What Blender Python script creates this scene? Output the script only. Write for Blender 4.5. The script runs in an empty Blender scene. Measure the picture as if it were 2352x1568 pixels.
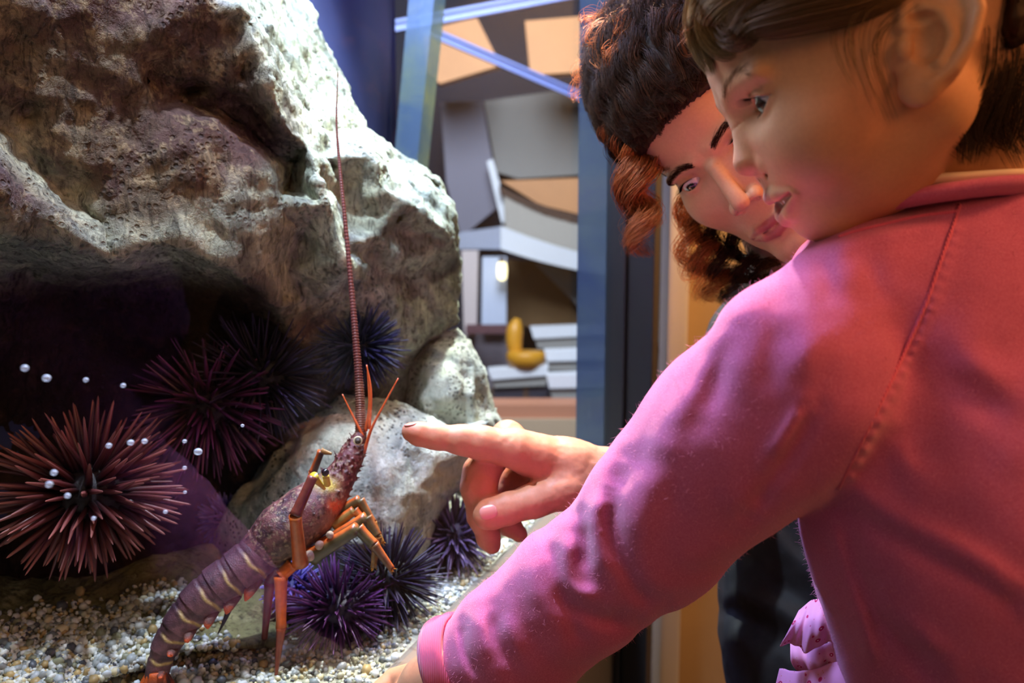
import bpy, bmesh, math, random
import numpy as np
from mathutils import Vector, Matrix, geometry

# ------------------------------------------------------------------ camera
FPX, W_, H_ = 1900.0, 2352, 1568
PITCH = math.radians(6.8)
CAM = np.array([0.0, 0.0, 1.05])
SC = bpy.context.scene
COL = SC.collection
cd = bpy.data.cameras.new('camera'); cam = bpy.data.objects.new('camera', cd); COL.objects.link(cam)
cd.sensor_width = 36.0; cd.lens = FPX / W_ * 36.0; cd.clip_start = 0.02
cam.location = CAM; cam.rotation_euler = (math.pi / 2 - PITCH, 0, 0)
cd.dof.use_dof = True; cd.dof.focus_distance = 0.62; cd.dof.aperture_fstop = 6.0
SC.camera = cam
# ------------------------------------------------------------------ world, lights, exposure
wd = bpy.data.worlds.new('world'); SC.world = wd; wd.use_nodes = True
wd.node_tree.nodes['Background'].inputs[0].default_value = (0.60, 0.46, 0.36, 1)
wd.node_tree.nodes['Background'].inputs[1].default_value = 0.13
def light(name, kind, loc, target, power, color, size=0.1, size_y=None, spot=None, blend=0.5):
    ld = bpy.data.lights.new(name, kind); o = bpy.data.objects.new(name, ld); COL.objects.link(o)
    ld.energy = power; ld.color = color; o.location = loc
    if kind == 'AREA':
        ld.size = size
        if size_y: ld.shape = 'RECTANGLE'; ld.size_y = size_y
    else:
        ld.shadow_soft_size = size
    if spot: ld.spot_size = math.radians(spot); ld.spot_blend = blend
    if target is not None:
        o.rotation_euler = (Vector(target) - Vector(loc)).to_track_quat('-Z', 'Y').to_euler()
    return o
# lamps hung over the tank: a hard white key towards the far end, cooler ones along the water; the last two are added fills
light('tank_lamp_key', 'SPOT', (0.04, 1.34, 1.86), (-0.26, 0.92, 0.98), 130, (1.0, 1.0, 0.82), 0.02, spot=95, blend=0.6)
light('tank_lamp_front', 'SPOT', (-0.20, 0.62, 1.80), (-0.20, 0.80, 0.70), 48, (0.90, 0.94, 1.0), 0.025, spot=70, blend=0.8)
light('tank_lamp_blue', 'SPOT', (-0.55, 0.95, 1.72), (-0.28, 0.85, 0.9), 22, (0.36, 0.36, 1.0), 0.03, spot=100)
light('added_wide_fill', 'AREA', (-0.21, 0.60, 1.50), (0.30, 0.45, 1.10), 2.4, (0.90, 0.90, 1.0), 0.3, 0.15)  # added area light aimed at the people, in place of the tank's glow
light('added_blue_fill', 'AREA', (-0.30, 0.92, 1.95), (-0.30, 0.85, 0.7), 30, (0.46, 0.54, 1.0), 0.5, 0.3)  # added blue fill that tints the tank shadows
# warm light of the visitors' side; low, soft and back lights are added
light('gallery_lamp_warm', 'AREA', (1.25, 0.1, 2.1), (0.3, 0.55, 0.9), 16, (1.0, 0.42, 0.14), 0.4)
light('added_warm_fill', 'AREA', (0.80, -0.70, 1.55), (0.12, 0.5, 0.95), 4.6, (1.0, 0.40, 0.14), 0.5)  # unseen warm light, added to redden sleeve and cheek
light('added_soft_fill', 'AREA', (-0.30, -0.15, 1.62), (0.25, 0.5, 1.1), 1.1, (1.0, 0.74, 0.5), 0.6)  # unseen fill, added to brighten the faces
light('added_hair_rim', 'SPOT', (0.10, 1.12, 1.78), (0.18, 0.80, 1.26), 90, (1.0, 0.50, 0.16), 0.03, spot=50)  # unseen rim light, added for the orange edge of the hair
light('gallery_lamp_wall', 'SPOT', (0.60, 1.50, 1.9), (0.40, 1.8, 1.05), 48, (1.0, 0.66, 0.34), 0.05, spot=120)
SC.view_settings.view_transform = 'Standard'; SC.view_settings.look = 'None'
SC.view_settings.exposure = 0.0; SC.view_settings.gamma = 1.0
SC.cycles.caustics_reflective = False; SC.cycles.caustics_refractive = False
SC.cycles.sample_clamp_indirect = 4.0
SC.cycles.use_adaptive_sampling = True; SC.cycles.adaptive_threshold = 0.07; SC.cycles.adaptive_min_samples = 16; SC.cycles.max_bounces = 6; SC.cycles.diffuse_bounces = 3; SC.cycles.glossy_bounces = 2; SC.cycles.transparent_max_bounces = 8

# ------------------------------------------------------------------ helpers
SP, CP = math.sin(PITCH), math.cos(PITCH)
FWD = np.array([0, CP, -SP]); UPV = np.array([0, SP, CP]); RGT = np.array([1.0, 0, 0])
def P(px, py, d):
    "photograph measurement + distance along the lens axis -> point of the place"
    px, py, d = np.broadcast_arrays(np.asarray(px, float), np.asarray(py, float), np.asarray(d, float))
    x = (px - W_ / 2) / FPX * d; y = -(py - H_ / 2) / FPX * d
    return CAM + x[..., None] * RGT + y[..., None] * UPV + d[..., None] * FWD
def pr(px, py, d, r): return (*P(px, py, d), r * d / FPX)
def pix(p):
    q = np.asarray(p, float) - CAM
    d = q @ FWD
    return W_ / 2 + q @ RGT / d * FPX, H_ / 2 - q @ UPV / d * FPX, d
def camdir(r, u, f):
    v = r * RGT + u * UPV + f * FWD
    return v / np.linalg.norm(v)
GT = math.tan(math.radians(20.0)); GC = math.cos(math.radians(20)); GS = math.sin(math.radians(20))
GU = np.array([GS, GC, 0]); GN = np.array([-GC, GS, 0])       # along the front glass; into the tank
G0 = np.array([-0.357 * GC * GC, 0.357 * GC * GS, 0.0])       # foot of the camera on the glass
def T(u, n, z):
    "tank coordinates: along the glass, into the tank, height"
    u, n, z = np.broadcast_arrays(np.asarray(u, float), np.asarray(n, float), np.asarray(z, float))
    return G0 + u[..., None] * GU + n[..., None] * GN + z[..., None] * np.array([0, 0, 1.0])
SAND = 0.677
GE = (1.48 - G0[1]) / GC          # end of the glass along u

def _hash(ix, iy, iz, s):
    h = (ix * 374761393 + iy * 668265263 + iz * 2147483647 + s * 974634777) & 0xffffffff
    h = ((h ^ (h >> 13)) * 1274126177) & 0xffffffff
    h = ((h ^ (h >> 16)) * 2246822519) & 0xffffffff
    return ((h ^ (h >> 15)) & 0xffffff) / float(0xffffff)
def vnoise(p, s=0):
    p = np.asarray(p, float); i = np.floor(p).astype(np.int64); f = p - i
    f = f * f * f * (f * (f * 6 - 15) + 10)
    r = 0
    for a in (0, 1):
        for b in (0, 1):
            for c in (0, 1):
                w = (f[:, 0] if a else 1 - f[:, 0]) * (f[:, 1] if b else 1 - f[:, 1]) * (f[:, 2] if c else 1 - f[:, 2])
                r = r + w * _hash(i[:, 0] + a, i[:, 1] + b, i[:, 2] + c, s)
    return r * 2 - 1
def fbm(p, sc, oct=4, s=0, gain=0.5):
    r = 0; a = 1.0; q = np.asarray(p, float) * sc
    for k in range(oct):
        r = r + a * vnoise(q + 17.3 * k, s + k); a *= gain; q = q * 2.03
    return r
def sstep(a, b, x):
    t = np.clip((x - a) / (b - a), 0, 1); return t * t * (3 - 2 * t)

# --- meshes
def mesh_np(name, V, F, smooth=True):
    me = bpy.data.meshes.new(name)
    V = np.asarray(V, np.float32); 
    if isinstance(F, np.ndarray):
        n, k = F.shape
        me.vertices.add(len(V)); me.vertices.foreach_set('co', V.ravel())
        me.loops.add(n * k); me.loops.foreach_set('vertex_index', F.astype(np.int32).ravel())
        me.polygons.add(n); me.polygons.foreach_set('loop_start', np.arange(0, n * k, k, dtype=np.int32))
        me.update(calc_edges=True); me.validate()
    else:
        me.from_pydata(V.tolist(), [], F); me.update()
    if smooth: me.polygons.foreach_set('use_smooth', np.ones(len(me.polygons), bool))
    return me
def obj(name, me, mat=None, parent=None, **props):
    o = bpy.data.objects.new(name, me); COL.objects.link(o)
    if mat is not None and not len(me.materials): me.materials.append(mat)
    if parent is not None: o.parent = parent
    for k, v in props.items(): o[k] = v
    return o
def thing(name, loc, label, cat, **props):
    o = bpy.data.objects.new(name, None); COL.objects.link(o); o.location = loc; o.empty_display_size = 0.02
    o['label'] = label; o['category'] = cat
    for k, v in props.items(): o[k] = v
    return o
def under(name, V, F, mat, parent, **props):
    "part with points given in world space, parented to an unrotated Empty"
    V = np.asarray(V, float) - np.array(parent_loc(parent))
    return obj(name, mesh_np(name, V, F), mat, parent, **props)
def parent_loc(o):
    l = np.zeros(3)
    while o is not None:
        l += np.array(o.location); o = o.parent
    return l
def setcol(me, C, name='Col'):
    C = np.asarray(C, np.float32)
    if C.shape[1] == 3: C = np.hstack([C, np.ones((len(C), 1), np.float32)])
    a = me.color_attributes.new(name, 'FLOAT_COLOR', 'POINT'); a.data.foreach_set('color', C.ravel())
def box_mesh(V8):
    F = [(0, 3, 2, 1), (4, 5, 6, 7), (0, 1, 5, 4), (1, 2, 6, 5), (2, 3, 7, 6), (3, 0, 4, 7)]
    return np.asarray(V8, float), F
def tank_box(name, u0, u1, n0, n1, z0, z1, mat, parent=None, bevel=0, **props):
    V = T([u0, u1, u1, u0] * 2, [n0, n0, n1, n1] * 2, [z0] * 4 + [z1] * 4)
    return wbox(name, V, mat, parent, bevel, **props)
def wbox(name, V, mat, parent=None, bevel=0, **props):
    V, F = box_mesh(V)
    if parent is not None: V = V - parent_loc(parent)
    me = mesh_np(name, V, F, smooth=False)
    bm = bmesh.new(); bm.from_mesh(me); bmesh.ops.recalc_face_normals(bm, faces=bm.faces)
    if bevel: bmesh.ops.bevel(bm, geom=list(bm.edges), offset=bevel, segments=2, affect='EDGES', profile=0.7)
    bm.to_mesh(me); bm.free()
    return obj(name, me, mat, parent, **props)
def abox(name, c, s, mat, parent=None, bevel=0, **props):
    c = np.array(c, float); s = np.array(s, float) / 2
    V = [c + s * np.array(k) for k in ((-1, -1, -1), (1, -1, -1), (1, 1, -1), (-1, 1, -1), (-1, -1, 1), (1, -1, 1), (1, 1, 1), (-1, 1, 1))]
    return wbox(name, V, mat, parent, bevel, **props)
def resample(pts, n):
    "Catmull-Rom through pts (k, m) -> (n, m)"
    p = np.asarray(pts, float); k = len(p)
    if k == 2:
        t = np.linspace(0, 1, n)[:, None]; return p[0] * (1 - t) + p[1] * t
    q = np.vstack([2 * p[0] - p[1], p, 2 * p[-1] - p[-2]])
    s = np.linspace(0, k - 1 - 1e-9, n); i = s.astype(int); t = (s - i)[:, None]
    a, b, c, d = q[i], q[i + 1], q[i + 2], q[i + 3]
    return 0.5 * (2 * b + (c - a) * t + (2 * a - 5 * b + 4 * c - d) * t * t + (3 * b - a - 3 * c + d) * t ** 3)
def frames(C):
    t = np.gradient(C, axis=0); t /= np.linalg.norm(t, axis=1, keepdims=True) + 1e-12
    N = np.zeros_like(C); v = np.array([0.3, -0.8, 0.52])
    v = v - t[0] * (v @ t[0]); v /= np.linalg.norm(v); N[0] = v
    for i in range(1, len(C)):
        v = N[i - 1] - t[i] * (N[i - 1] @ t[i]); N[i] = v / (np.linalg.norm(v) + 1e-12)
    return t, N, np.cross(t, N)
def tube(C, R, k=10, squash=1.0, up=None):
    "tube along C (n,3) with radii R, closed ends"
    C = np.asarray(C, float); n = len(C); R = np.broadcast_to(np.asarray(R, float), (n,))
    t, N, B = frames(C)
    if up is not None:
        B = np.cross(t, np.broadcast_to(up, t.shape)); B /= np.linalg.norm(B, axis=1, keepdims=True); N = np.cross(B, t)
    a = np.arange(k) * 2 * math.pi / k
    V = C[:, None] + R[:, None, None] * (np.cos(a)[None, :, None] * N[:, None] * squash + np.sin(a)[None, :, None] * B[:, None])
    V = np.vstack([V.reshape(-1, 3), C[:1], C[-1:]])
    i, j = np.meshgrid(np.arange(n - 1), np.arange(k), indexing='ij'); j2 = (j + 1) % k
    Q = np.stack([i * k + j, i * k + j2, (i + 1) * k + j2, (i + 1) * k + j], -1).reshape(-1, 4).tolist()
    Q += [(n * k, (m + 1) % k, m) for m in range(k)] + [(n * k + 1, (n - 1) * k + m, (n - 1) * k + (m + 1) % k) for m in range(k)]
    return V, Q
def strands(S, R, k=3):
    "many strands S (m,n,3), radii R (m,n) or (n,) -> one set of thin tubes"
    S = np.asarray(S, float); m, n, _ = S.shape; R = np.broadcast_to(np.asarray(R, float), (m, n))
    t = np.gradient(S, axis=1); t /= np.linalg.norm(t, axis=2, keepdims=True) + 1e-12
    ref = np.array([0.31, -0.77, 0.56]); N = np.cross(t, ref); N /= np.linalg.norm(N, axis=2, keepdims=True) + 1e-9
    B = np.cross(t, N); a = np.arange(k) * 2 * math.pi / k
    V = S[:, :, None] + R[:, :, None, None] * (np.cos(a)[:, None] * N[:, :, None] + np.sin(a)[:, None] * B[:, :, None])
    V = V.reshape(-1, 3)
    q, i, j = np.meshgrid(np.arange(m), np.arange(n - 1), np.arange(k), indexing='ij'); j2 = (j + 1) % k
    b = q * n * k
    F = np.stack([b + i * k + j, b + i * k + j2, b + (i + 1) * k + j2, b + (i + 1) * k + j], -1).reshape(-1, 4)
    return V, F

def ico(sub):
    bm = bmesh.new(); bmesh.ops.create_icosphere(bm, subdivisions=sub, radius=1.0)
    v = np.array([q.co[:] for q in bm.verts]); bm.verts.index_update(); f = np.array([[q.index for q in k.verts] for k in bm.faces]); bm.free(); return v, f

# --- signed distances (points (N,3) -> (N,)) and their surface
def dot2(v): return (v * v).sum(-1)
def sd_sphere(p, c, r): return np.sqrt(dot2(p - np.asarray(c))) - r
def sd_ell(p, c, r):
    q = p - np.asarray(c); r = np.asarray(r, float)
    k0 = np.sqrt(dot2(q / r)); k1 = np.sqrt(dot2(q / (r * r)))
    return k0 * (k0 - 1) / np.maximum(k1, 1e-9)
def sd_cone(p, a, b, ra, rb):
    "round cone"
    a = np.asarray(a, float); b = np.asarray(b, float); ba = b - a
    h = np.clip(((p - a) @ ba) / (ba @ ba), 0, 1)
    return np.sqrt(dot2(p - a - h[:, None] * ba)) - (ra + (rb - ra) * h)
def sd_chain(p, pts, k=0.0):
    "pts: list of (x,y,z,r)"
    d = None
    for A, B in zip(pts[:-1], pts[1:]):
        e = sd_cone(p, A[:3], B[:3], A[3], B[3])
        d = e if d is None else (smin(d, e, k) if k else np.minimum(d, e))
    return d
def smin(a, b, k):
    h = np.maximum(k - np.abs(a - b), 0) / k
    return np.minimum(a, b) - h * h * k * 0.25
def smax(a, b, k): return -smin(-a, -b, k)
def ssub(a, b, k): return smax(a, -b, k)
def chunked(f, X, n=30000):
    return np.concatenate([f(X[i:i + n]) for i in range(0, len(X), n)]) if len(X) else np.zeros(0)
def surface(f, lo, hi, h, B=8, slack=1.6):
    "zero surface of f by surface nets -> verts, quads"
    lo = np.asarray(lo, float); hi = np.asarray(hi, float)
    nb = np.maximum(np.ceil((hi - lo) / (h * B)).astype(int), 1); n = nb * B
    g = np.stack(np.meshgrid(*[np.arange(k) for k in nb], indexing='ij'), -1).reshape(-1, 3)
    dc = chunked(f, lo + (g * B + B / 2) * h)
    act = np.abs(dc) < slack * (B * h * 0.5 * math.sqrt(3)) + h
    D = np.repeat(np.repeat(np.repeat(np.where(dc.reshape(nb) > 0, 1.0, -1.0).astype(np.float32), B, 0), B, 1), B, 2)
    D = np.pad(D, ((0, 1),) * 3, mode='edge')
    H2 = B // 2
    sub = np.array([(i, j, k) for i in (0, 1) for j in (0, 1) for k in (0, 1)]) * H2
    g2 = (g[act][:, None] * B + sub[None]).reshape(-1, 3)
    d2 = chunked(f, lo + (g2 + H2 / 2) * h)
    off = np.abs(d2) >= 1.25 * (H2 * h * 0.5 * math.sqrt(3)) * max(1.0, slack / 1.6) + h
    c2 = np.stack(np.meshgrid(*[np.arange(H2 + 1)] * 3, indexing='ij'), -1).reshape(-1, 3)
    io = (g2[off][:, None] + c2[None]).reshape(-1, 3); D[tuple(io.T)] = np.repeat(np.where(d2[off] > 0, 1.0, -1.0), len(c2))
    ii = (g2[~off][:, None] + c2[None]).reshape(-1, 3)
    flat = np.unique(np.ravel_multi_index(ii.T, D.shape))
    idx = np.stack(np.unravel_index(flat, D.shape), -1)
    D.ravel()[flat] = chunked(f, lo + idx * h)
    S = D < 0
    cnt = np.zeros(n, np.int8)
    for a in (0, 1):
        for b in (0, 1):
            for c in (0, 1):
                cnt += S[a:a + n[0], b:b + n[1], c:c + n[2]]
    cells = np.argwhere((cnt > 0) & (cnt < 8))
    ids = -np.ones(n, np.int32); ids[tuple(cells.T)] = np.arange(len(cells))
    acc = np.zeros((len(cells), 3)); num = np.zeros(len(cells))
    cor = [(a, b, c) for a in (0, 1) for b in (0, 1) for c in (0, 1)]
    vals = {c: D[cells[:, 0] + c[0], cells[:, 1] + c[1], cells[:, 2] + c[2]].astype(float) for c in cor}
    for c in cor:
        for ax in range(3):
            if c[ax] == 0:
                e = list(c); e[ax] = 1; va, vb = vals[c], vals[tuple(e)]
                m = (va < 0) != (vb < 0); t = np.where(m, va / np.where(m, va - vb, 1), 0)
                pt = np.array(c, float)[None].repeat(len(cells), 0); pt[:, ax] += t
                acc[m] += pt[m]; num += m
    V = lo + (cells + acc / num[:, None]) * h
    Q = []
    for ax in range(3):
        sl0 = [slice(1, n[0]), slice(1, n[1]), slice(1, n[2])]; sl0[ax] = slice(0, n[ax])
        sl1 = list(sl0); sl1[ax] = slice(1, n[ax] + 1)
        s0 = S[tuple(sl0)]; s1 = S[tuple(sl1)]
        for flip, m in ((False, s0 & ~s1), (True, ~s0 & s1)):
            e = np.argwhere(m)
            off = np.array([1, 1, 1]); off[ax] = 0; e = e + off
            u, v = [(1, 2), (2, 0), (0, 1)][ax]
            def cell(du, dv):
                q = e.copy(); q[:, u] -= du; q[:, v] -= dv; return ids[tuple(q.T)]
            quad = np.stack([cell(1, 1), cell(0, 1), cell(0, 0), cell(1, 0)], -1)
            Q.append(quad[:, ::-1] if flip else quad)
    return V, np.vstack(Q)
def normals(V, F):
    N = np.zeros_like(V)
    n = np.cross(V[F[:, 2]] - V[F[:, 0]], V[F[:, -1]] - V[F[:, 1]])
    for k in range(F.shape[1]): np.add.at(N, F[:, k], n)
    return N / (np.linalg.norm(N, axis=1, keepdims=True) + 1e-12)

# --- materials
class NT:
    def __init__(s, name):
        s.m = bpy.data.materials.new(name); s.m.use_nodes = True; s.t = s.m.node_tree
        s.b = s.t.nodes['Principled BSDF']; s.out = s.t.nodes['Material Output']
    def n(s, typ, **kw):
        o = s.t.nodes.new(typ)
        for k, v in kw.items():
            if isinstance(k, str) and hasattr(o, k): setattr(o, k, v)
        return o
    def l(s, a, b): s.t.links.new(a, b)
    def setb(s, **kw):
        for k, v in kw.items():
            s.b.inputs[k.replace('_', ' ')].default_value = v
    def coords(s, kind='Object'):
        return s.n('ShaderNodeTexCoord').outputs[kind]
    def noise(s, scale, detail=4, rough=0.55, vec=None, dist=0.0):
        o = s.n('ShaderNodeTexNoise'); o.inputs['Scale'].default_value = scale; o.inputs['Detail'].default_value = detail
        o.inputs['Roughness'].default_value = rough; o.inputs['Distortion'].default_value = dist
        if vec is not None: s.l(vec, o.inputs['Vector'])
        return o.outputs['Fac']
    def voro(s, scale, vec=None, feature='F1', out='Distance'):
        o = s.n('ShaderNodeTexVoronoi'); o.feature = feature; o.inputs['Scale'].default_value = scale
        if vec is not None: s.l(vec, o.inputs['Vector'])
        return o.outputs[out]
    def ramp(s, fac, stops):
        o = s.n('ShaderNodeValToRGB'); e = o.color_ramp.elements
        while len(e) < len(stops): e.new(0.5)
        for k, (p_, c) in enumerate(stops):
            e[k].position = p_; e[k].color = (*c, 1) if len(c) == 3 else c
        s.l(fac, o.inputs[0]); return o.outputs['Color']
    def mix(s, fac, a, b, mode='MIX'):
        o = s.n('ShaderNodeMix'); o.data_type = 'RGBA'; o.blend_type = mode
        for v, i in ((fac, 0), (a, 6), (b, 7)):
            if hasattr(v, 'links') or hasattr(v, 'is_linked'): s.l(v, o.inputs[i])
            else: o.inputs[i].default_value = v if i == 0 else (*v, 1)
        return o.outputs[2]
    def math(s, op, a, b=0.0):
        o = s.n('ShaderNodeMath'); o.operation = op
        for v, i in ((a, 0), (b, 1)):
            if hasattr(v, 'is_linked'): s.l(v, o.inputs[i])
            else: o.inputs[i].default_value = v
        return o.outputs[0]
    def bump(s, h, strength=0.3, dist=0.002):
        o = s.n('ShaderNodeBump'); o.inputs['Strength'].default_value = strength; o.inputs['Distance'].default_value = dist
        s.l(h, o.inputs['Height']); s.l(o.outputs[0], s.b.inputs['Normal']); return o
    def attr(s, name='Col'):
        o = s.n('ShaderNodeVertexColor'); o.layer_name = name; return o.outputs['Color']
def plain(name, col, rough=0.5, metal=0.0, **kw):
    m = NT(name); m.setb(Base_Color=(*col, 1), Roughness=rough, Metallic=metal, **kw); return m.m
def srgb(r, g, b):
    return tuple((c / 255 / 12.92) if c / 255 <= 0.04045 else ((c / 255 + 0.055) / 1.055) ** 2.4 for c in (r, g, b))
# ================================================================== the setting
def glass_mat(name, tint, refl=0.25, ior=1.33):
    m = NT(name); t = m.n('ShaderNodeBsdfTransparent'); t.inputs[0].default_value = (*tint, 1)
    g = m.n('ShaderNodeBsdfGlossy'); g.inputs['Roughness'].default_value = 0.0
    fr = m.n('ShaderNodeFresnel'); fr.inputs[0].default_value = ior
    mx = m.n('ShaderNodeMixShader'); m.l(m.math('MULTIPLY', fr.outputs[0], refl), mx.inputs[0])
    m.l(t.outputs[0], mx.inputs[1]); m.l(g.outputs[0], mx.inputs[2]); m.l(mx.outputs[0], m.out.inputs[0]); return m.m
def surf(name, col, rough=0.6, amount=0.25, scale=8.0, bump=0.1):
    m = NT(name); n = m.noise(scale, 6, vec=m.coords())
    dark = tuple(c * (1 - amount) for c in col); lite = tuple(min(1, c * (1 + amount)) for c in col)
    m.l(m.ramp(n, [(0.3, dark), (0.7, lite)]), m.b.inputs['Base Color']); m.setb(Roughness=rough)
    m.bump(m.noise(scale * 18, 3, vec=m.coords()), bump, 0.001); return m.m
M_glass = glass_mat('tank_glass', (0.87, 0.93, 1.0), 0.045)
M_glass2 = glass_mat('end_glass', (0.90, 0.93, 0.97), 0.10)
M_black = surf('black_powder_coat', (0.013, 0.014, 0.018), 0.45, 0.2, 5)
M_sill = surf('taupe_metal', srgb(126, 112, 98), 0.42, 0.1, 3)
M_wall = surf('tan_plaster', srgb(196, 162, 112), 0.85, 0.08, 4, 0.25)
M_cream = surf('cream_paint', srgb(240, 226, 205), 0.5, 0.04, 4)
M_floor = surf('dark_carpet', srgb(92, 78, 66), 0.95, 0.25, 30, 0.6)
M_ceil = surf('grey_ceiling', srgb(96, 90, 88), 0.9, 0.1, 3)

abox('floor', (0.6, 2.6, -0.03), (12, 12, 0.06), M_floor, kind='structure')
abox('ceiling', (0.6, 2.6, 4.25), (12, 12, 0.1), M_ceil, kind='structure')
# front of the tank: cabinet face, sill, glass, post
tank_box('wall_front', -1.2, GE, -0.012, 0.03, 0.0, SAND - 0.03, M_sill, kind='structure')
tank_box('trim_1', -1.2, GE, -0.028, 0.006, SAND - 0.032, SAND - 0.002, M_sill, bevel=0.003, kind='structure')
tank_box('window_1', -1.2, GE, 0.0, 0.004, SAND - 0.002, 2.4, M_glass, kind='structure')
post = tank_box('trim_2', GE, GE + 0.055, -0.072, -0.024, 0.0, 2.6, M_black, bevel=0.003, kind='structure')
tank_box('trim_3', GE - 0.012, GE + 0.05, -0.024, 0.012, 0.0, 2.6, M_black, bevel=0.004, kind='structure')
tank_box('wall_tank_base', GE - 0.01, GE + 0.02, 0.012, 0.42, 0.0, SAND, M_sill, kind='structure')
# end of the tank: clear pane with a thick edge by the post, blue-grey reflection put into its colour
def acrylic(name, c1, c2, opac, scale):
    m = NT(name); n = m.noise(scale, 4, 0.6, vec=m.coords(), dist=0.6)
    col = m.ramp(n, [(0.35, c1), (0.68, c2)])
    m.l(col, m.b.inputs['Base Color']); m.setb(Roughness=0.25)
    t = m.n('ShaderNodeBsdfTransparent'); t.inputs[0].default_value = (0.75, 0.85, 0.95, 1)
    mx = m.n('ShaderNodeMixShader'); mx.inputs[0].default_value = opac
    m.l(t.outputs[0], mx.inputs[1]); m.l(m.b.outputs[0], mx.inputs[2]); m.l(mx.outputs[0], m.out.inputs[0]); return m.m
M_edge_refl = acrylic('edge_reflection', srgb(66, 82, 108), srgb(88, 104, 106), 0.8, 5)
M_seam = acrylic('acrylic_seam', srgb(120, 160, 170), srgb(190, 215, 150), 0.62, 9)
tank_box('window_2', GE - 0.004, GE, 0.064, 0.44, SAND, 2.4, M_glass2, kind='structure')
tank_box('trim_4', GE - 0.010, GE + 0.004, 0.012, 0.0645, SAND, 2.4, M_edge_refl, kind='structure')
a0, a1, b0, b1 = P(1003, -60, 1.60), P(944, -60, 1.60), P(900, 420, 1.60), P(953, 420, 1.60)
wbox('trim_5', [b0, b1, b1 + GU * 0.05, b0 + GU * 0.05, a1, a0, a0 + GU * 0.05, a1 + GU * 0.05], M_seam, kind='structure')
M_back = NT('tank_back_panel'); _n = M_back.noise(3.0, 3, vec=M_back.coords())
M_back.l(M_back.ramp(_n, [(0.3, srgb(30, 36, 66)), (0.7, srgb(66, 74, 122))]), M_back.b.inputs['Base Color']); M_back.setb(Roughness=0.35)
M_back = M_back.m
tank_box('wall_tank_back', 0.2, GE + 0.05, 0.455, 0.475, 0.0, 2.4, M_back, kind='structure')
# tan gallery wall behind the people, with its bright cream jamb
abox('wall_right', (1.70, 1.85, 1.5), (2.68, 0.08, 3.0), M_wall, kind='structure')
abox('trim_6', (0.349, 1.78, 1.5), (0.044, 0.10, 3.0), M_cream, bevel=0.008, kind='structure')

# ------------------------------------------------------------------ the hall seen through the end pane
M_orange = surf('orange_timber', srgb(214, 150, 96), 0.6, 0.10, 2)
M_grey = surf('hall_grey', srgb(158, 154, 148), 0.9, 0.05, 1)
M_dgrey = surf('hall_dark', srgb(62, 60, 72), 0.8, 0.15, 1)
M_white = surf('hall_white', srgb(235, 236, 240), 0.6, 0.03, 1)
M_brown = surf('hall_brown', srgb(150, 116, 76), 0.8, 0.12, 1)
M_dbrown = surf('hall_dark_brown', srgb(86, 62, 48), 0.8, 0.15, 1)
M_amber = surf('amber_plastic', srgb(214, 150, 40), 0.4, 0.1, 3)
M_lightstreak = surf('streak_blue', srgb(96, 112, 168), 0.4, 0.05, 2)
def panel(name, poly, d, th, mat, d2=None, parent=None, **props):
    "solid panel of the hall: outline measured in the photo, standing at distance d (d2 at its far end)"
    poly = np.array(poly, float); k = len(poly)
    dd = np.full(k, float(d))
    if d2 is not None:
        t = (poly[:, 0] - poly[:, 0].min()) / np.ptp(poly[:, 0]); dd = d + (d2 - d) * t
    A = P(poly[:, 0], poly[:, 1], dd); Bk = A + np.array([0, th, 0])
    F = [tuple(range(k)), tuple(range(2 * k - 1, k - 1, -1))] + [(i, k + i, k + (i + 1) % k, (i + 1) % k) for i in range(k)]
    V = np.vstack([A, Bk])
    if parent is not None: V = V - parent_loc(parent)
    me = mesh_np(name, V, F, smooth=False)
    bm = bmesh.new(); bm.from_mesh(me); bmesh.ops.recalc_face_normals(bm, faces=bm.faces); bm.to_mesh(me); bm.free()
    return obj(name, me, mat, parent, **props)
light('hall_lamp', 'AREA', (-0.2, 3.0, 3.2), (-0.1, 6.0, 1.4), 230, (1.0, 0.95, 0.90), 1.6)
S_ = dict(kind='structure')
panel('wall_hall', [(560, -260), (1500, -260), (1500, 1120), (560, 1120)], 7.4, 0.1, M_dgrey, **S_)
panel('ceiling_panel', [(972, 70), (1095, 40), (1150, 150), (1010, 192), (980, 165)], 5.6, 0.12, M_orange, label='tilted orange timber panel next to the greenish tank seam', category='panel')
panel('ceiling_panel', [(1206, 48), (1420, 30), (1420, 160), (1218, 172)], 5.6, 0.12, M_orange, label='bright orange timber panel beside the blue-grey tank edge', category='panel')
panel('wall_hall_upper', [(1112, 232), (1300, 205), (1430, 200), (1430, 395), (1190, 410), (1140, 395)], 6.6, 0.15, M_grey, **S_)
panel('wall_hall_side', [(1012, 235), (1106, 232), (1150, 470), (1060, 545), (1025, 420)], 6.4, 0.15, surf('hall_mauve', srgb(140, 136, 148), 0.9, 0.05, 1), **S_)
panel('trim_7', [(1118, 370), (1132, 365), (1172, 505), (1152, 512)], 6.2, 0.1, M_white, **S_)
panel('wall_hall_timber', [(1150, 415), (1420, 405), (1420, 470), (1330, 492), (1240, 470)], 6.3, 0.12, M_orange, **S_)
def arc(x0, y0, x1, y1, sag, n=9):
    t = np.linspace(0, 1, n); return np.stack([x0 + (x1 - x0) * t, y0 + (y1 - y0) * t + sag * 4 * t * (1 - t)], -1)
up_, lo_ = arc(1146, 425, 1420, 500, 20), arc(1150, 446, 1420, 522, 22)
panel('trim_8', np.vstack([up_, lo_[::-1]]), 6.1, 0.1, M_dbrown, **S_)
up_, lo_ = arc(1158, 448, 1420, 520, 20), arc(1160, 530, 1420, 622, 12)
panel('balcony_wall', np.vstack([up_, lo_[::-1]]), 6.1, 0.2, surf('balcony_beige', srgb(184, 176, 164), 0.9, 0.05, 1), label='curved beige balcony wall across the hall', category='balcony')
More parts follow.
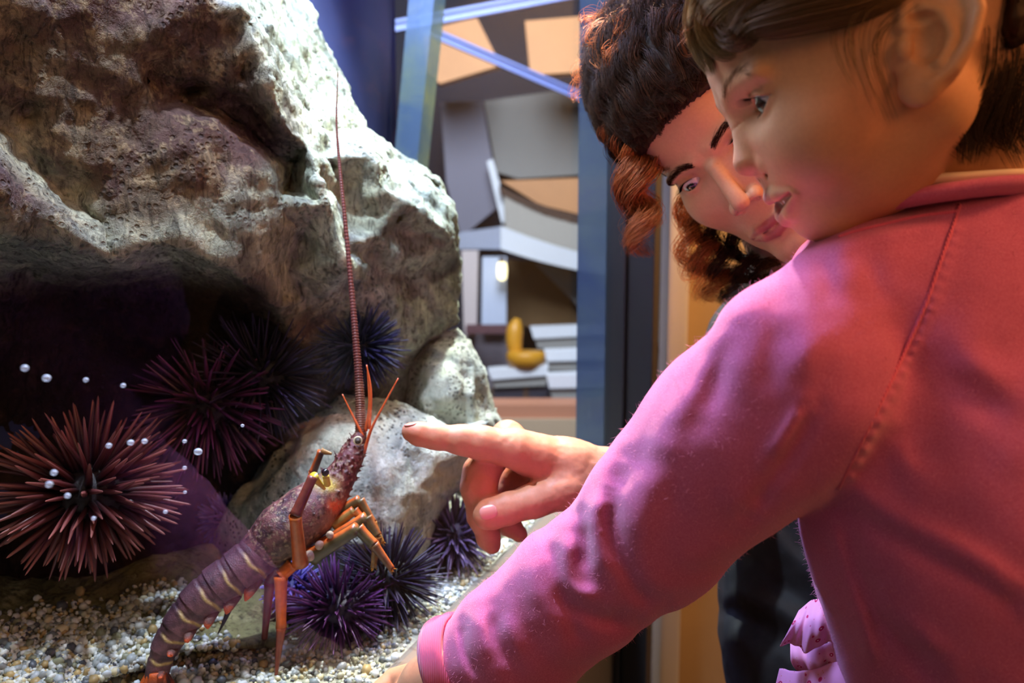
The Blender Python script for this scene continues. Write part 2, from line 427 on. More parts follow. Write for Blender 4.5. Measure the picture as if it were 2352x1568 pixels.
up_, lo_ = arc(1150, 518, 1420, 598, 8), arc(1150, 572, 1420, 634, 8)
panel('balcony_band', np.vstack([up_, lo_[::-1]]), 5.9, 0.15, M_white, label='bright white curved band along the balcony foot', category='band')
panel('balcony_return', [(1052, 534), (1150, 520), (1150, 572), (1052, 572)], 5.95, 0.2, surf('return_blue', srgb(170, 174, 190), 0.8, 0.05, 1), label='blue-grey end of the white balcony band', category='band')
panel('wall_hall_soffit', [(1228, 604), (1420, 612), (1420, 760), (1330, 705)], 6.4, 0.1, M_grey, **S_)
panel('wall_hall_brown', [(1160, 596), (1240, 600), (1340, 712), (1420, 715), (1420, 760), (1160, 748)], 6.6, 0.1, M_brown, **S_)
panel('column_1', [(1060, 575), (1098, 575), (1094, 772), (1066, 772)], 5.7, 0.2, surf('pink_white', srgb(216, 200, 196), 0.7, 0.05, 1), label='pinkish white column just beside the rock', category='column')
panel('column_2', [(1108, 590), (1163, 590), (1163, 752), (1106, 752)], 5.8, 0.2, surf('blue_white', srgb(205, 214, 235), 0.7, 0.05, 1), label='bluish white column under the glowing wall lamp', category='column')
panel('trim_9', [(1070, 748), (1170, 748), (1170, 766), (1070, 766)], 5.6, 0.1, surf('maroon', srgb(104, 66, 70), 0.7, 0.1, 1), **S_)
panel('wall_hall_low', [(1066, 766), (1172, 766), (1172, 905), (1075, 905)], 6.0, 0.1, surf('mauve_grey', srgb(150, 140, 150), 0.8, 0.12, 1.5), **S_)
def bench(poly_top, poly_front, d, label):
    t = thing('lounge_bench', P(*np.mean(poly_front, 0), d), label, 'bench', group='pale benches of the hall')
    panel('bench_top', poly_top, d, 0.12, M_white, parent=t); panel('bench_front', poly_front, d + 0.02, 0.10, M_grey, parent=t)
    q = np.array(poly_front, float); x0, x1 = q[:, 0].min() + 4, q[:, 0].max() - 4; yb = q[:, 1].max() - 4
    a_, b_ = P(x0, yb, d + 0.04), P(x1, yb, d + 0.04); th_ = np.array([0, 0.06, 0])
    lo_ = lambda v: np.array([v[0], v[1], 0.0])
    wbox('plinth', [lo_(a_), lo_(b_), lo_(b_) + th_, lo_(a_) + th_, a_, b_, b_ + th_, a_ + th_], M_dgrey, t)
bench([(1218, 752), (1420, 745), (1420, 768), (1226, 778)], [(1228, 778), (1420, 768), (1420, 800), (1236, 800)], 5.3, 'uppermost pale bench, nearest the brown hall wall')
bench([(1250, 806), (1420, 800), (1420, 826), (1256, 830)], [(1256, 830), (1420, 826), (1420, 850), (1262, 850)], 5.0, 'middle pale bench beside the amber seat')
bench([(1120, 850), (1260, 838), (1258, 862), (1130, 872)], [(1130, 872), (1258, 862), (1254, 885), (1136, 890)], 4.9, 'pale bench in front of the amber seat')
bench([(1255, 862), (1420, 856), (1420, 888), (1262, 892)], [(1262, 892), (1420, 888), (1420, 920), (1270, 920)], 4.7, 'lowest pale bench above the orange ledge')
panel('wall_hall_bench_shadow', [(1130, 885), (1420, 885), (1420, 945), (1130, 945)], 5.4, 0.1, M_dbrown, **S_)  # dark panel painted in where only shadow lies under the benches
panel('trim_10', [(1020, 930), (1420, 930), (1420, 962), (1020, 962)], 4.4, 0.2, surf('salmon_ledge', srgb(206, 140, 108), 0.6, 0.08, 1), **S_)
panel('wall_hall_ledge', [(1020, 962), (1420, 962), (1420, 1160), (1020, 1160)], 4.38, 0.1, surf('ledge_tan', srgb(206, 178, 146), 0.7, 0.08, 1), **S_)
def lathe(prof, k=20):
    "profile [(r,z)] -> verts, faces about z"
    prof = np.asarray(prof, float); n = len(prof); a = np.arange(k) * 2 * math.pi / k
    V = np.stack([prof[:, None, 0] * np.cos(a), prof[:, None, 0] * np.sin(a), np.broadcast_to(prof[:, None, 1], (n, k))], -1).reshape(-1, 3)
    i, j = np.meshgrid(np.arange(n - 1), np.arange(k), indexing='ij'); j2 = (j + 1) % k
    F = np.stack([i * k + j, i * k + j2, (i + 1) * k + j2, (i + 1) * k + j], -1).reshape(-1, 4).tolist()
    F += [tuple(range(k - 1, -1, -1)), tuple((n - 1) * k + np.arange(k))]
    return V, F
# amber moulded seat: shell, rounded back, pedestal
c = P(1208, 850, 4.95)
seat = thing('moulded_seat', c, 'amber moulded seat standing among the pale benches', 'seat')
V, F = lathe([(0.02, 0), (0.09, 0.02), (0.115, 0.06), (0.118, 0.10), (0.10, 0.115), (0.01, 0.11)]); obj('shell', mesh_np('shell', V * [1, 0.8, 1], F), M_amber, seat)
V, F = tube(resample([(-0.06, 0.05, 0.08), (-0.07, 0.07, 0.16), (-0.065, 0.09, 0.24), (-0.05, 0.1, 0.30)], 12), resample([[0.04], [0.05], [0.05], [0.02]], 12)[:, 0], 12); obj('backrest', mesh_np('backrest', V, F), M_amber, seat)
V, F = lathe([(0.07, -0.29), (0.03, -0.27), (0.025, 0.0), (0.05, 0.02)]); obj('pedestal', mesh_np('pedestal', V, F), M_dbrown, seat)
# glowing wall lamp
c = P(1153, 622, 5.65); lampt = thing('wall_lamp', c, 'glowing yellow wall lamp on the bluish column', 'lamp')
V, F = lathe([(0.012, -0.065), (0.03, -0.05), (0.034, 0.0), (0.03, 0.05), (0.012, 0.065)])
_m = NT('lamp_glow'); _m.setb(Base_Color=(1, 0.8, 0.4, 1), Emission_Color=(1, 0.72, 0.32, 1), Emission_Strength=4.0)
obj('shade', mesh_np('shade', V, F), _m.m, lampt)
V, F = lathe([(0.02, 0.06), (0.022, 0.075), (0.018, 0.09)]); obj('cap', mesh_np('cap', V, F), M_dbrown, lampt)
# bars added in place of the pale blue streaks of reflected light
def streak_bar(p0, p1, d0, d1, w, label):
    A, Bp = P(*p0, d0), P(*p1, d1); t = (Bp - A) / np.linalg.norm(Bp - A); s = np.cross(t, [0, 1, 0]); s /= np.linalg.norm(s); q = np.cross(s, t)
    o = thing('light_streak', A, label, 'streak_bar')
    for nm, off, hw, hh in (('bar_side', w * 0.5, w * 0.16, w * 0.5), ('bar_side', -w * 0.5, w * 0.16, w * 0.5), ('bar_core', 0, w * 0.5, w * 0.15)):
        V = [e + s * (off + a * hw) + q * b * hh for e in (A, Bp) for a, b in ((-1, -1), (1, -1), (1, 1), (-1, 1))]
        wbox(nm, V, M_lightstreak, o)
streak_bar((600, 118), (1480, -45), 4.0, 4.2, 0.04, 'bar for a pale blue light streak sloping up from the rock tip')
streak_bar((940, 52), (1480, 285), 4.1, 4.3, 0.034, 'bar for a pale blue light streak running down across the orange panels')
# ================================================================== tank: gravel, rocks
def rock_mat(name, stops, speck, scale=1.0, bump=0.55, use_attr=False, pits=0.5, streak=0.85):
    m = NT(name); co = m.coords()
    n1 = m.noise(9 * scale, 8, 0.62, co, 0.8); n2 = m.noise(46 * scale, 6, 0.7, co, 0.3); n3 = m.noise(170 * scale, 4, 0.7, co)
    mp = m.n('ShaderNodeMapping'); mp.inputs['Rotation'].default_value = (0.3, 0.7, 0.2); mp.inputs['Scale'].default_value = (1.0, 1.0, 0.3); m.l(co, mp.inputs[0])
    n4 = m.noise(120 * scale, 5, 0.75, mp.outputs[0], 1.2)
    col = m.ramp(n1, stops)
    col = m.mix(m.ramp(n2, [(0.52, (0, 0, 0)), (0.62, (1, 1, 1))]), col, m.mix(0.55, col, speck))
    if use_attr:      # attribute: red = light painted as paler stone, green = shade painted darker
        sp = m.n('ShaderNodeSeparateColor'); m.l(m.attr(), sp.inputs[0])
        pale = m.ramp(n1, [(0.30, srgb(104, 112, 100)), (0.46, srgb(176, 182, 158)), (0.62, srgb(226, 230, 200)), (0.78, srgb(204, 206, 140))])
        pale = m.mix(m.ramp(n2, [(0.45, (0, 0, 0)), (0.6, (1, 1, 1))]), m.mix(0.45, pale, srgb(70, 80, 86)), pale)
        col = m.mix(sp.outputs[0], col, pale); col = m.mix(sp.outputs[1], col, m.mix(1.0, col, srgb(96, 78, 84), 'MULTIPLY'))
    v = m.voro(150 * scale, co); pit = m.ramp(v, [(0.20, (1, 1, 1)), (0.40, (0, 0, 0))])
    msk = m.ramp(m.noise(16 * scale, 3, 0.5, co), [(0.46, (0, 0, 0)), (0.58, (1, 1, 1))])
    pm = m.mix(1.0, pit, msk, 'MULTIPLY')
    col = m.mix(m.math('MULTIPLY', pm, pits), col, (0.03, 0.028, 0.03))
    col = m.mix(m.ramp(n4, [(0.36, (streak,) * 3), (0.52, (0, 0, 0))]), col, m.mix(1.0, col, (0.22, 0.21, 0.22), 'MULTIPLY'))
    m.l(col, m.b.inputs['Base Color']); m.setb(Roughness=0.85)
    m.b.inputs['Specular IOR Level'].default_value = 0.25
    h = m.math('ADD', m.math('MULTIPLY', n2, 1.0), m.math('ADD', m.math('ADD', m.math('MULTIPLY', n3, 0.5), m.math('MULTIPLY', n4, 0.8)), m.math('MULTIPLY', pm, -0.7)))
    m.bump(h, bump, 0.007); return m.m
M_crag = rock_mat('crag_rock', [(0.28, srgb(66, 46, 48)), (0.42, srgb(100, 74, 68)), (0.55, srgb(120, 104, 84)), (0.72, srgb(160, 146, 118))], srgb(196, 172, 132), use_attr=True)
M_pale = rock_mat('pale_rock', [(0.3, srgb(112, 120, 118)), (0.45, srgb(186, 190, 178)), (0.62, srgb(226, 226, 206)), (0.8, srgb(196, 200, 150))], srgb(240, 240, 226), 1.2, 0.6, pits=0.8, streak=0.4)
M_moss = rock_mat('mossy_rock', [(0.3, srgb(70, 66, 44)), (0.5, srgb(120, 114, 76)), (0.7, srgb(158, 156, 104))], srgb(170, 164, 120), 0.8, 0.4, pits=0.3)

def relief(pts, bnd, back, size, edges=()):
    """Crag from measured points (px, py, distance): triangulated, finely split, with a closed back. -> V, F (tris)"""
    pts = np.array(pts, float)
    c2 = [Vector((x, y)) for x, y, _ in pts]
    E = [(bnd[i], bnd[(i + 1) % len(bnd)]) for i in range(len(bnd))] + list(edges)
    r = geometry.delaunay_2d_cdt(c2, E, [], 1, 1e-4)
    v2 = np.array([tuple(v) for v in r[0]]); src = r[3]
    dep = np.array([pts[s[0], 2] if len(s) else pts[np.argmin(((pts[:, :2] - v2[i]) ** 2).sum(1)), 2] for i, s in enumerate(src)])
    V = P(v2[:, 0], v2[:, 1], dep); F = np.array([tuple(f) for f in r[2] if len(f) == 3])
    n = np.cross(V[F[:, 1]] - V[F[:, 0]], V[F[:, 2]] - V[F[:, 0]])
    flip = (n * (V[F].mean(1) - CAM)).sum(1) > 0
    F[flip] = F[flip][:, ::-1]
    bm = bmesh.new(); vs = [bm.verts.new(v) for v in V]
    for f in F: bm.faces.new([vs[i] for i in f])
    # close the back: push the rim away from the lens and cap it
    rim = [e for e in bm.edges if e.is_boundary]
    g = bmesh.ops.extrude_edge_only(bm, edges=rim); nv = [q for q in g['geom'] if isinstance(q, bmesh.types.BMVert)]
    cen = V.mean(0)
    for v in nv:
        q = np.array(v.co); ray = (q - CAM); ray /= np.linalg.norm(ray); v.co = q + ray * back + (cen - q) * 0.10
    bmesh.ops.holes_fill(bm, edges=[e for e in bm.edges if e.is_boundary], sides=0)
    bmesh.ops.triangulate(bm, faces=bm.faces)
    for it in range(9):
        L = [e for e in bm.edges if e.calc_length() > size * 1.45 * (1 if (e.verts[0].co - Vector(CAM)).length < 2 else 1)]
        if not L: break
        bmesh.ops.subdivide_edges(bm, edges=L, cuts=1, use_grid_fill=True)
        bmesh.ops.triangulate(bm, faces=[f for f in bm.faces if len(f.verts) > 3])
    bmesh.ops.recalc_face_normals(bm, faces=bm.faces)
    bm.verts.index_update()
    V = np.array([v.co[:] for v in bm.verts]); F = np.array([[v.index for v in f.verts] for f in bm.faces]); bm.free()
    return V, F
def relax(V, F, it, lam=0.5):
    E = np.unique(np.sort(np.vstack([F[:, [0, 1]], F[:, [1, 2]], F[:, [2, 0]]]), 1), axis=0)
    deg = np.bincount(E.ravel(), minlength=len(V))[:, None]
    for _ in range(it):
        S = np.zeros_like(V); np.add.at(S, E[:, 0], V[E[:, 1]]); np.add.at(S, E[:, 1], V[E[:, 0]])
        V = V + lam * (S / np.maximum(deg, 1) - V)
    return V
def roughen(V, F, big, mid, fine, s):
    N = normals(V, F)
    warp = np.stack([fbm(V, 14, 2, s + 40 + k) for k in range(3)], -1) * 0.02
    ridge = 1 - np.abs(fbm(V + warp, 11, 3, s)) * 2
    d = big * ridge + mid * fbm(V + warp, 34, 4, s + 9) + fine * fbm(V, 150, 3, s + 20)
    return V + N * d[:, None]
def dent(V, F, c, r, depth):
    "a scooped hole"
    N = normals(V, F); d = np.sqrt(dot2(V - c)); w = 1 - sstep(0.55 * r, r, d)
    ray = (c - CAM) / np.linalg.norm(c - CAM)
    return V + (w * depth)[:, None] * ray

CR = [  # px, py, distance
 (-480, -160, .50), (150, -160, .650), (440, -160, .71), (640, -160, 1.02), (668, -60, 1.06),      # 0-4
 (700, 0, 1.08), (745, 90, 1.08), (782, 172, 1.07), (842, 300, 1.06), (905, 345, 1.07), (962, 385, 1.07), (1010, 412, 1.06), (1030, 460, 1.05),  # 5-12
 (1052, 560, 1.06), (1062, 620, 1.08), (1052, 735, 1.08), (1000, 790, 1.08), (945, 840, 1.08),     # 13-17
 (900, 1000, 1.06), (820, 1180, 1.02), (640, 1260, 1.0), (480, 1300, .96), (200, 1380, .92), (-480, 1420, .74),  # 18-23
 (-480, 540, .48), (-480, 620, .66),                                                               # 24-25
 # left face, leaning over
 (0, 0, .615), (0, 230, .640), (0, 440, .605), (0, 530, .620), (120, 40, .650), (150, 220, .668), (140, 360, .672), (250, 500, .700), (120, 560, .655), (250, 590, .690),  # 26-35
 (300, 100, .690), (330, 260, .712), (300, 400, .705), (390, 560, .710), (420, 440, .722), (500, 600, .740), (560, 640, .765), (640, 705, .82),   # 36-43
 # ridge between brown face and the lit slope
 (470, 0, .715), (545, 25, .728), (590, 105, .738), (622, 215, .752), (650, 290, .772), (700, 330, .800), (722, 270, .870),   # 44-50
 (600, -60, .86), (640, 60, .870), (700, 180, .905), (760, 300, .90), (835, 325, .895),            # 51-55
 # groove from the hole: a lit ledge (upper and lower lip)
 (405, 238, .752), (500, 252, .792), (575, 300, .808), (645, 372, .835), (690, 368, .850), (745, 365, .86),   # 56-61
 (520, 190, .752), (420, 330, .716), (540, 420, .742), (635, 470, .785), (632, 560, .790), (560, 520, .745),   # 62-67
 # dark upright facets
 (655, 430, .852), (722, 388, .800), (748, 470, .802), (690, 540, .845), (795, 605, .825), (660, 620, .845),   # 68-73
 (800, 490, .905), (884, 425, .885), (858, 360, .882), (765, 420, .895),                              # 74-77
 (905, 490, .91), (962, 478, .925), (1004, 520, .95), (1035, 555, 1.01), (945, 530, .965),          # 78-82
 (870, 620, .935), (960, 640, 1.005), (1000, 720, 1.035), (880, 740, .955), (800, 720, .90), (720, 690, .875),   # 83-88
 (950, 780, 1.01), (860, 860, .98), (760, 860, .95), (690, 790, .90), (660, 740, .86),              # 89-93
 # cave
 (0, 600, .78), (120, 640, .86), (260, 660, .90), (400, 640, .90), (500, 680, .92), (580, 740, .93), (640, 820, .94),   # 94-100
 (0, 850, .86), (200, 850, .95), (400, 850, .98), (560, 950, .98), (680, 960, .97), (300, 1100, .95), (500, 1120, .98), (740, 1040, 1.0), (0, 1150, .87), (100, 1300, .88),  # 101-110
 (415, 272, .722), (500, 284, .742), (570, 334, .762), (632, 396, .776),                            # 111-114 lower lip
 (-60, 250, .63), (30, 320, .668), (120, 425, .690), (235, 520, .705), (-60, 320, .585), (10, 385, .618), (95, 480, .640), (205, 552, .668),   # 115-122 left ledge
 (800, 560, .86), (860, 540, .90), (930, 600, .945), (830, 660, .895), (910, 700, .96),              # 123-127
 (690, 90, .93), (735, 200, .955), (790, 260, .97), (660, 150, .85), (700, 250, .865), (560, -30, .78),   # 128-133
]
BND = [0, 1, 2, 3, 4, 5, 6, 7, 8, 9, 10, 11, 12, 13, 14, 15, 16, 17, 18, 19, 20, 21, 22, 23, 25, 24]
ED = [(2, 44), (44, 45), (45, 46), (46, 47), (47, 48), (48, 49), (49, 69), (56, 57), (57, 58), (58, 59), (111, 112), (112, 113), (113, 114), (29, 34), (34, 35), (35, 39), (39, 41), (41, 42), (42, 43),
      (114, 65), (65, 66), (66, 43), (69, 70), (70, 72), (77, 74), (76, 75), (75, 78), (55, 76), (78, 79), (79, 80), (80, 81), (24, 29), (115, 116), (116, 117), (117, 118), (119, 120), (120, 121), (121, 122)]
V, F = relief(CR, BND, 0.16, 0.0058, ED)
V = relax(V, F, 2)
for (x, y, d, r, dp) in ((442, 212, .745, .0165, .04), (905, 488, .925, .013, .035), (712, 240, .87, .008, .014), (890, 395, .90, .010, .02), (985, 425, 1.04, .016, .025), (545, 60, .735, .016, .010), (570, 165, .75, .016, .012),
                      (390, 90, .79, .016, .008), (345, 125, .77, .016, .008), (200, 160, .715, .022, .012), (760, 390, .87, .012, .02), (230, 100, .75, .015, .006), (60, 250, .66, .014, .01), (160, 170, .70, .018, .012)):
    V = dent(V, F, P(x, y, d), r, dp)
V = roughen(V, F, 0.0034, 0.0042, 0.0019, 3)
me = mesh_np('crag', V, F)
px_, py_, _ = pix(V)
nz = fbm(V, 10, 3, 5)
lit_tone = np.clip(sstep(-60, 90, px_ - 560 - 0.36 * (py_ - 100) + 70 * nz) + 0.75 * sstep(430, 560, py_ + 0.12 * px_ + 60 * nz) * sstep(760, 640, py_), 0, 1)  # light on the slope and lower face put into the colour
lit_tone = np.maximum(lit_tone, 0.6 * np.exp(-((py_ - 300 - 1.0 * px_) / 55) ** 2) * (px_ < 330))  # lit band of the left ledge painted paler
shade_tone = np.clip(sstep(600, 700, py_) * (1 - sstep(560, 680, px_)) + 0.35 * (1 - lit_tone) * sstep(0.1, -0.3, nz), 0, 1)  # cave shade put into the colour; noise also darkens the brown face
C_ = np.stack([lit_tone * (1 - sstep(600, 700, py_) * (1 - sstep(560, 680, px_))), shade_tone, 0 * shade_tone], -1)
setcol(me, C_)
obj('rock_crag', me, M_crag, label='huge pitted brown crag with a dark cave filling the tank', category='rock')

def boulder(name, pts, bnd, back, size, mat, seed, label, amp=(0.004, 0.003, 0.0015), it=4, edges=()):
    V, F = relief(pts, bnd, back, size, edges); V = relax(V, F, it); V = roughen(V, F, *amp, seed)
    return obj(name, mesh_np(name, V, F), mat, label=label, category='rock')
boulder('pale_boulder', [(480, 1250, .93), (492, 1200, .92), (600, 1070, .925), (700, 980, .93), (780, 902, .945), (840, 915, .95), (930, 930, .955), (1040, 985, .97), (1130, 960, 1.0), (1112, 1040, .985), (1060, 1110, .965),
      (1000, 1200, .94), (975, 1300, .92), (850, 1370, .90), (700, 1380, .90), (560, 1330, .91),
      (620, 1130, .875), (740, 1010, .88), (840, 1000, .885), (930, 1010, .90), (1030, 1040, .925), (860, 1120, .855), (940, 1150, .875), (720, 1150, .85), (600, 1230, .88), (820, 1260, .85), (900, 1250, .865), (540, 1220, .90), (520, 1260, .91)],
      list(range(16)), 0.10, 0.0045, M_pale, 31, 'pale pitted boulder under the head of the lobster', edges=[(16, 17), (17, 18), (18, 19), (19, 20), (21, 22)])
boulder('chalky_boulder', [(930, 945, 1.06), (938, 835, 1.06), (1000, 775, 1.065), (1050, 740, 1.07), (1082, 782, 1.08), (1112, 862, 1.09), (1142, 950, 1.10), (1180, 1010, 1.12), (1170, 1120, 1.08), (1080, 1150, 1.05), (960, 1080, 1.04),
      (990, 850, 1.02), (1050, 830, 1.03), (1030, 930, 1.01), (1080, 960, 1.04), (970, 960, 1.02), (1110, 1050, 1.05)],
      list(range(11)), 0.10, 0.005, M_pale, 57, 'white and greenish boulder behind the pointing finger', edges=[(11, 12), (12, 14), (11, 13)])
SLAB = boulder('mossy_slab', [(-420, 1340, .70), (60, 1330, .81), (240, 1318, .83), (400, 1262, .87), (490, 1245, .90), (520, 1300, .88), (700, 1400, .83), (640, 1480, .76), (420, 1500, .735), (240, 1560, .70), (60, 1640, .66), (-420, 1660, .60),
      (200, 1420, .755), (380, 1340, .81), (440, 1390, .79), (60, 1430, .74), (520, 1400, .80)],
      list(range(12)), 0.05, 0.0055, M_moss, 77, 'mossy green-brown slab lying below the red urchin', amp=(0.003, 0.003, 0.001))

# ------------------------------------------------------------------ gravel
rng = np.random.default_rng(7)
gu, gn = np.meshgrid(np.linspace(-0.3, GE - 0.006, 150), np.linspace(0.005, 0.45, 60), indexing='ij')
gz = SAND - 0.004 + 0.004 * fbm(np.stack([gu.ravel(), gn.ravel(), 0 * gu.ravel()], -1), 9, 3, 4)
GV = T(gu.ravel(), gn.ravel(), gz); i, j = np.meshgrid(np.arange(149), np.arange(59), indexing='ij')
GF = np.stack([i * 60 + j, (i + 1) * 60 + j, (i + 1) * 60 + j + 1, i * 60 + j + 1], -1).reshape(-1, 4)
M_sand = surf('coarse_sand', srgb(168, 164, 144), 0.9, 0.35, 60, 0.8)
bed = obj('gravel_bed', mesh_np('gravel_bed', GV, GF), M_sand, label='bed of mixed white, grey and ochre gravel on the tank floor', category='gravel')
M_peb = NT('pebble'); M_peb.l(M_peb.attr(), M_peb.b.inputs['Base Color']); M_peb.setb(Roughness=0.45); M_peb = M_peb.m
pal = np.array([srgb(*c) for c in ((236, 236, 226), (214, 214, 206), (196, 190, 160), (168, 172, 168), (190, 160, 104), (120, 126, 124), (84, 86, 92), (222, 208, 166), (150, 150, 120), (206, 212, 214))])
NP_ = 9000
pu = rng.uniform(0.05, GE - 0.012, NP_ * 3); pn = rng.uniform(0.008, 0.40, NP_ * 3)
zz = SAND - 0.003 + 0.004 * fbm(np.stack([pu, pn, 0 * pu], -1), 9, 3, 4)
C3 = T(pu, pn, zz); x_, y_, d_ = pix(C3)
vis = (x_ > -40) & (x_ < 1330) & (y_ > 1120) & (y_ < 1640)
hid = ((x_ > 480) & (x_ < 900) & (y_ < 1290)) | ((x_ < 470) & (y_ < 1330)); C3 = C3[vis & ~hid][:NP_]
from mathutils.bvhtree import BVHTree
_b = BVHTree.FromPolygons([v.co[:] for v in SLAB.data.vertices], [p_.vertices[:] for p_ in SLAB.data.polygons]); ex = []
for _ in range(5200):     # gravel washed over the slab
    a_, b_ = rng.uniform(-30, 560), rng.uniform(1330, 1590)
    if b_ < 1425 + 0.0006 * (a_ - 120) ** 2 - 0.10 * a_ + rng.normal(0, 22) and not (abs(b_ - (1500 - 0.42 * (a_ - 60))) < 26 + rng.normal(0, 12) and a_ < 430): continue
    if 300 < a_ and 1440 < b_ + rng.normal(0, 15) and rng.random() < 0.35: continue
    dr = P(a_, b_, 1.0) - CAM; dr /= np.linalg.norm(dr); hh = _b.ray_cast(Vector(CAM), Vector(dr))
    if hh[0] is not None: ex.append(np.array(hh[0]) + [0, 0, 0.0008])
C3 = np.vstack([C3, np.array(ex)]); nP = len(C3)
s_ = rng.lognormal(math.log(0.0026), 0.32, nP); s_ = np.clip(s_, 0.0014, 0.0058)
sc3 = s_[:, None] * rng.uniform(0.65, 1.25, (nP, 3)); sc3[:, 2] *= 0.8
q = rng.normal(size=(nP, 4)); q /= np.linalg.norm(q, axis=1, keepdims=True); w, x, y, z = q.T
R3 = np.stack([np.stack([1 - 2 * (y * y + z * z), 2 * (x * y - z * w), 2 * (x * z + y * w)], -1), np.stack([2 * (x * y + z * w), 1 - 2 * (x * x + z * z), 2 * (y * z - x * w)], -1), np.stack([2 * (x * z - y * w), 2 * (y * z + x * w), 1 - 2 * (x * x + y * y)], -1)], 1)
pc = pal[rng.choice(len(pal), nP, p=[.2, .16, .12, .12, .07, .08, .06, .08, .05, .06])] * rng.uniform(0.8, 1.1, (nP, 1))
_, _, dP = pix(C3); order = np.argsort(-(s_ / dP)); big, rest = order[:300], order[300:]
iv, ifc = ico(1)
lump = iv * (1 + 0.16 * vnoise(iv * 1.7 + 5, 3))[:, None]
PV = np.einsum('nij,nkj->nki', R3[rest], lump[None] * sc3[rest][:, None]) + C3[rest][:, None]
PF = (ifc[None] + (np.arange(len(rest)) * len(iv))[:, None, None]).reshape(-1, 3)
me = mesh_np('pebbles', PV.reshape(-1, 3), PF); setcol(me, np.repeat(pc[rest], len(iv), 0))
obj('fine_gravel', me, M_peb, bed, kind='stuff')
iv2, if2 = ico(1)
pm_ = []
for k in range(30):
    me = mesh_np('pebble', iv2 * (1 + 0.2 * vnoise(iv2 * 1.5 + 9 * k, k))[:, None], if2)
    setcol(me, np.repeat(pal[[k % 10]] * (0.85 + 0.1 * (k // 10)), len(iv2), 0)); me.materials.append(M_peb); pm_.append(me)
for n_, k in enumerate(big):
    o = bpy.data.objects.new('pebble', pm_[n_ % 30]); COL.objects.link(o); o.parent = bed
    o.location = C3[k] + [0, 0, 0.001]; o.scale = sc3[k]; o.rotation_euler = rng.uniform(0, 6.28, 3)
# ================================================================== sea urchins
def col_mat(name, rough=0.5, bump=0.0, bscale=400, **kw):
    m = NT(name); c_ = m.attr(); co = m.coords()
    m.l(m.mix(0.5, c_, m.mix(1.0, c_, m.ramp(m.noise(bscale * 0.4, 4, 0.6, co), [(0.3, (0.55,) * 3), (0.7, (1.0,) * 3)]), 'MULTIPLY')), m.b.inputs['Base Color'])
    m.setb(Roughness=rough, **kw)
    if bump: m.bump(m.noise(bscale, 3, 0.6, co), bump, 0.001)
    return m.m
M_urch = col_mat('urchin_spine', 0.42, 0.0, 300); M_test = col_mat('urchin_test', 0.6, 0.5, 500)
def spine_mesh(root, mid, tip, k=6, thick=1.0):
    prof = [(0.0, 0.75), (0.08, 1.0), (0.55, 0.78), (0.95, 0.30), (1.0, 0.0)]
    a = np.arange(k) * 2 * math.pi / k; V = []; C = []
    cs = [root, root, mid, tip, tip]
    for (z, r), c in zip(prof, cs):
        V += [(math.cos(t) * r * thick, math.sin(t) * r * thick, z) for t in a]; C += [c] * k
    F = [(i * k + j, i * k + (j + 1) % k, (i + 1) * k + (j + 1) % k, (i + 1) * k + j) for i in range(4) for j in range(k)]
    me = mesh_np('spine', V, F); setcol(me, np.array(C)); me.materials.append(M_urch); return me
def urchin(px, py, d, rb, rs, n, rad, cols, label, seed, squash=0.8, gravity=0.0, spread=0.25, kind='sea_urchin'):
    "rb: body radius in photo units, rs: reach of the spines"
    rg = np.random.default_rng(seed); s = d / FPX; c = P(px, py, d); rb, rs = rb * s, rs * s
    t = thing(kind, c, label, 'sea urchin', group='sea urchins in the tank')
    iv_, if_ = ico(4); me = mesh_np('test', iv_ * rb * np.array([1, 1, squash]) * (1 + 0.05 * vnoise(iv_ * 9, seed))[:, None], if_); setcol(me, np.tile(cols[0], (len(iv_), 1)))
    obj('test', me, M_test, t)
    mes = [spine_mesh(np.array(cols[0]) * f, np.array(cols[1]) * f, np.array(cols[2]) * f) for f in (0.75, 1.0, 1.3)]
    k = np.arange(n) + 0.5; ph = np.arccos(1 - 2 * k / n); th = math.pi * (1 + 5 ** 0.5) * k
    D = np.stack([np.cos(th) * np.sin(ph), np.sin(th) * np.sin(ph), np.cos(ph)], -1) + rg.normal(0, 0.09, (n, 3))
    D /= np.linalg.norm(D, axis=1, keepdims=True)
    for i in range(n):
        b = D[i] * rb * np.array([1, 1, squash]) * 0.93
        q = D[i] + rg.normal(0, spread, 3) * 0.6 + np.array([0, 0, -gravity]); q /= np.linalg.norm(q)
        L = (rs - rb) * rg.uniform(0.72, 1.08); r = rad * s * rg.uniform(0.8, 1.15)
        o = bpy.data.objects.new('spine', mes[rg.integers(3)]); COL.objects.link(o); o.parent = t
        o.matrix_local = Matrix.Translation(b) @ Vector(q).to_track_quat('Z', 'Y').to_matrix().to_4x4() @ Matrix.Diagonal((r, r, L, 1))
    return t
RED = (srgb(24, 8, 14), srgb(104, 46, 46), srgb(150, 86, 78)); NAVY = (srgb(16, 14, 30), srgb(34, 28, 58), srgb(52, 44, 84))  # red set: cave shade put into near-black roots and lowered mid tone
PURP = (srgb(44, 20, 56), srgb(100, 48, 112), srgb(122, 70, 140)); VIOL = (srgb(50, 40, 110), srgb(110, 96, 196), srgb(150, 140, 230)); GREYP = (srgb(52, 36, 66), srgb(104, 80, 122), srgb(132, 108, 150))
BLK = (srgb(14, 10, 22), srgb(36, 24, 48), srgb(58, 42, 76)); HAZE = (srgb(36, 12, 36), srgb(88, 34, 74), srgb(116, 54, 104))
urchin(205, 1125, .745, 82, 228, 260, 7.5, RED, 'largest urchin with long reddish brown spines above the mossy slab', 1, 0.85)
urchin(600, 865, .885, 60, 178, 280, 4.0, BLK, 'black urchin half hidden behind the maroon haze shape in the cave mouth', 2)
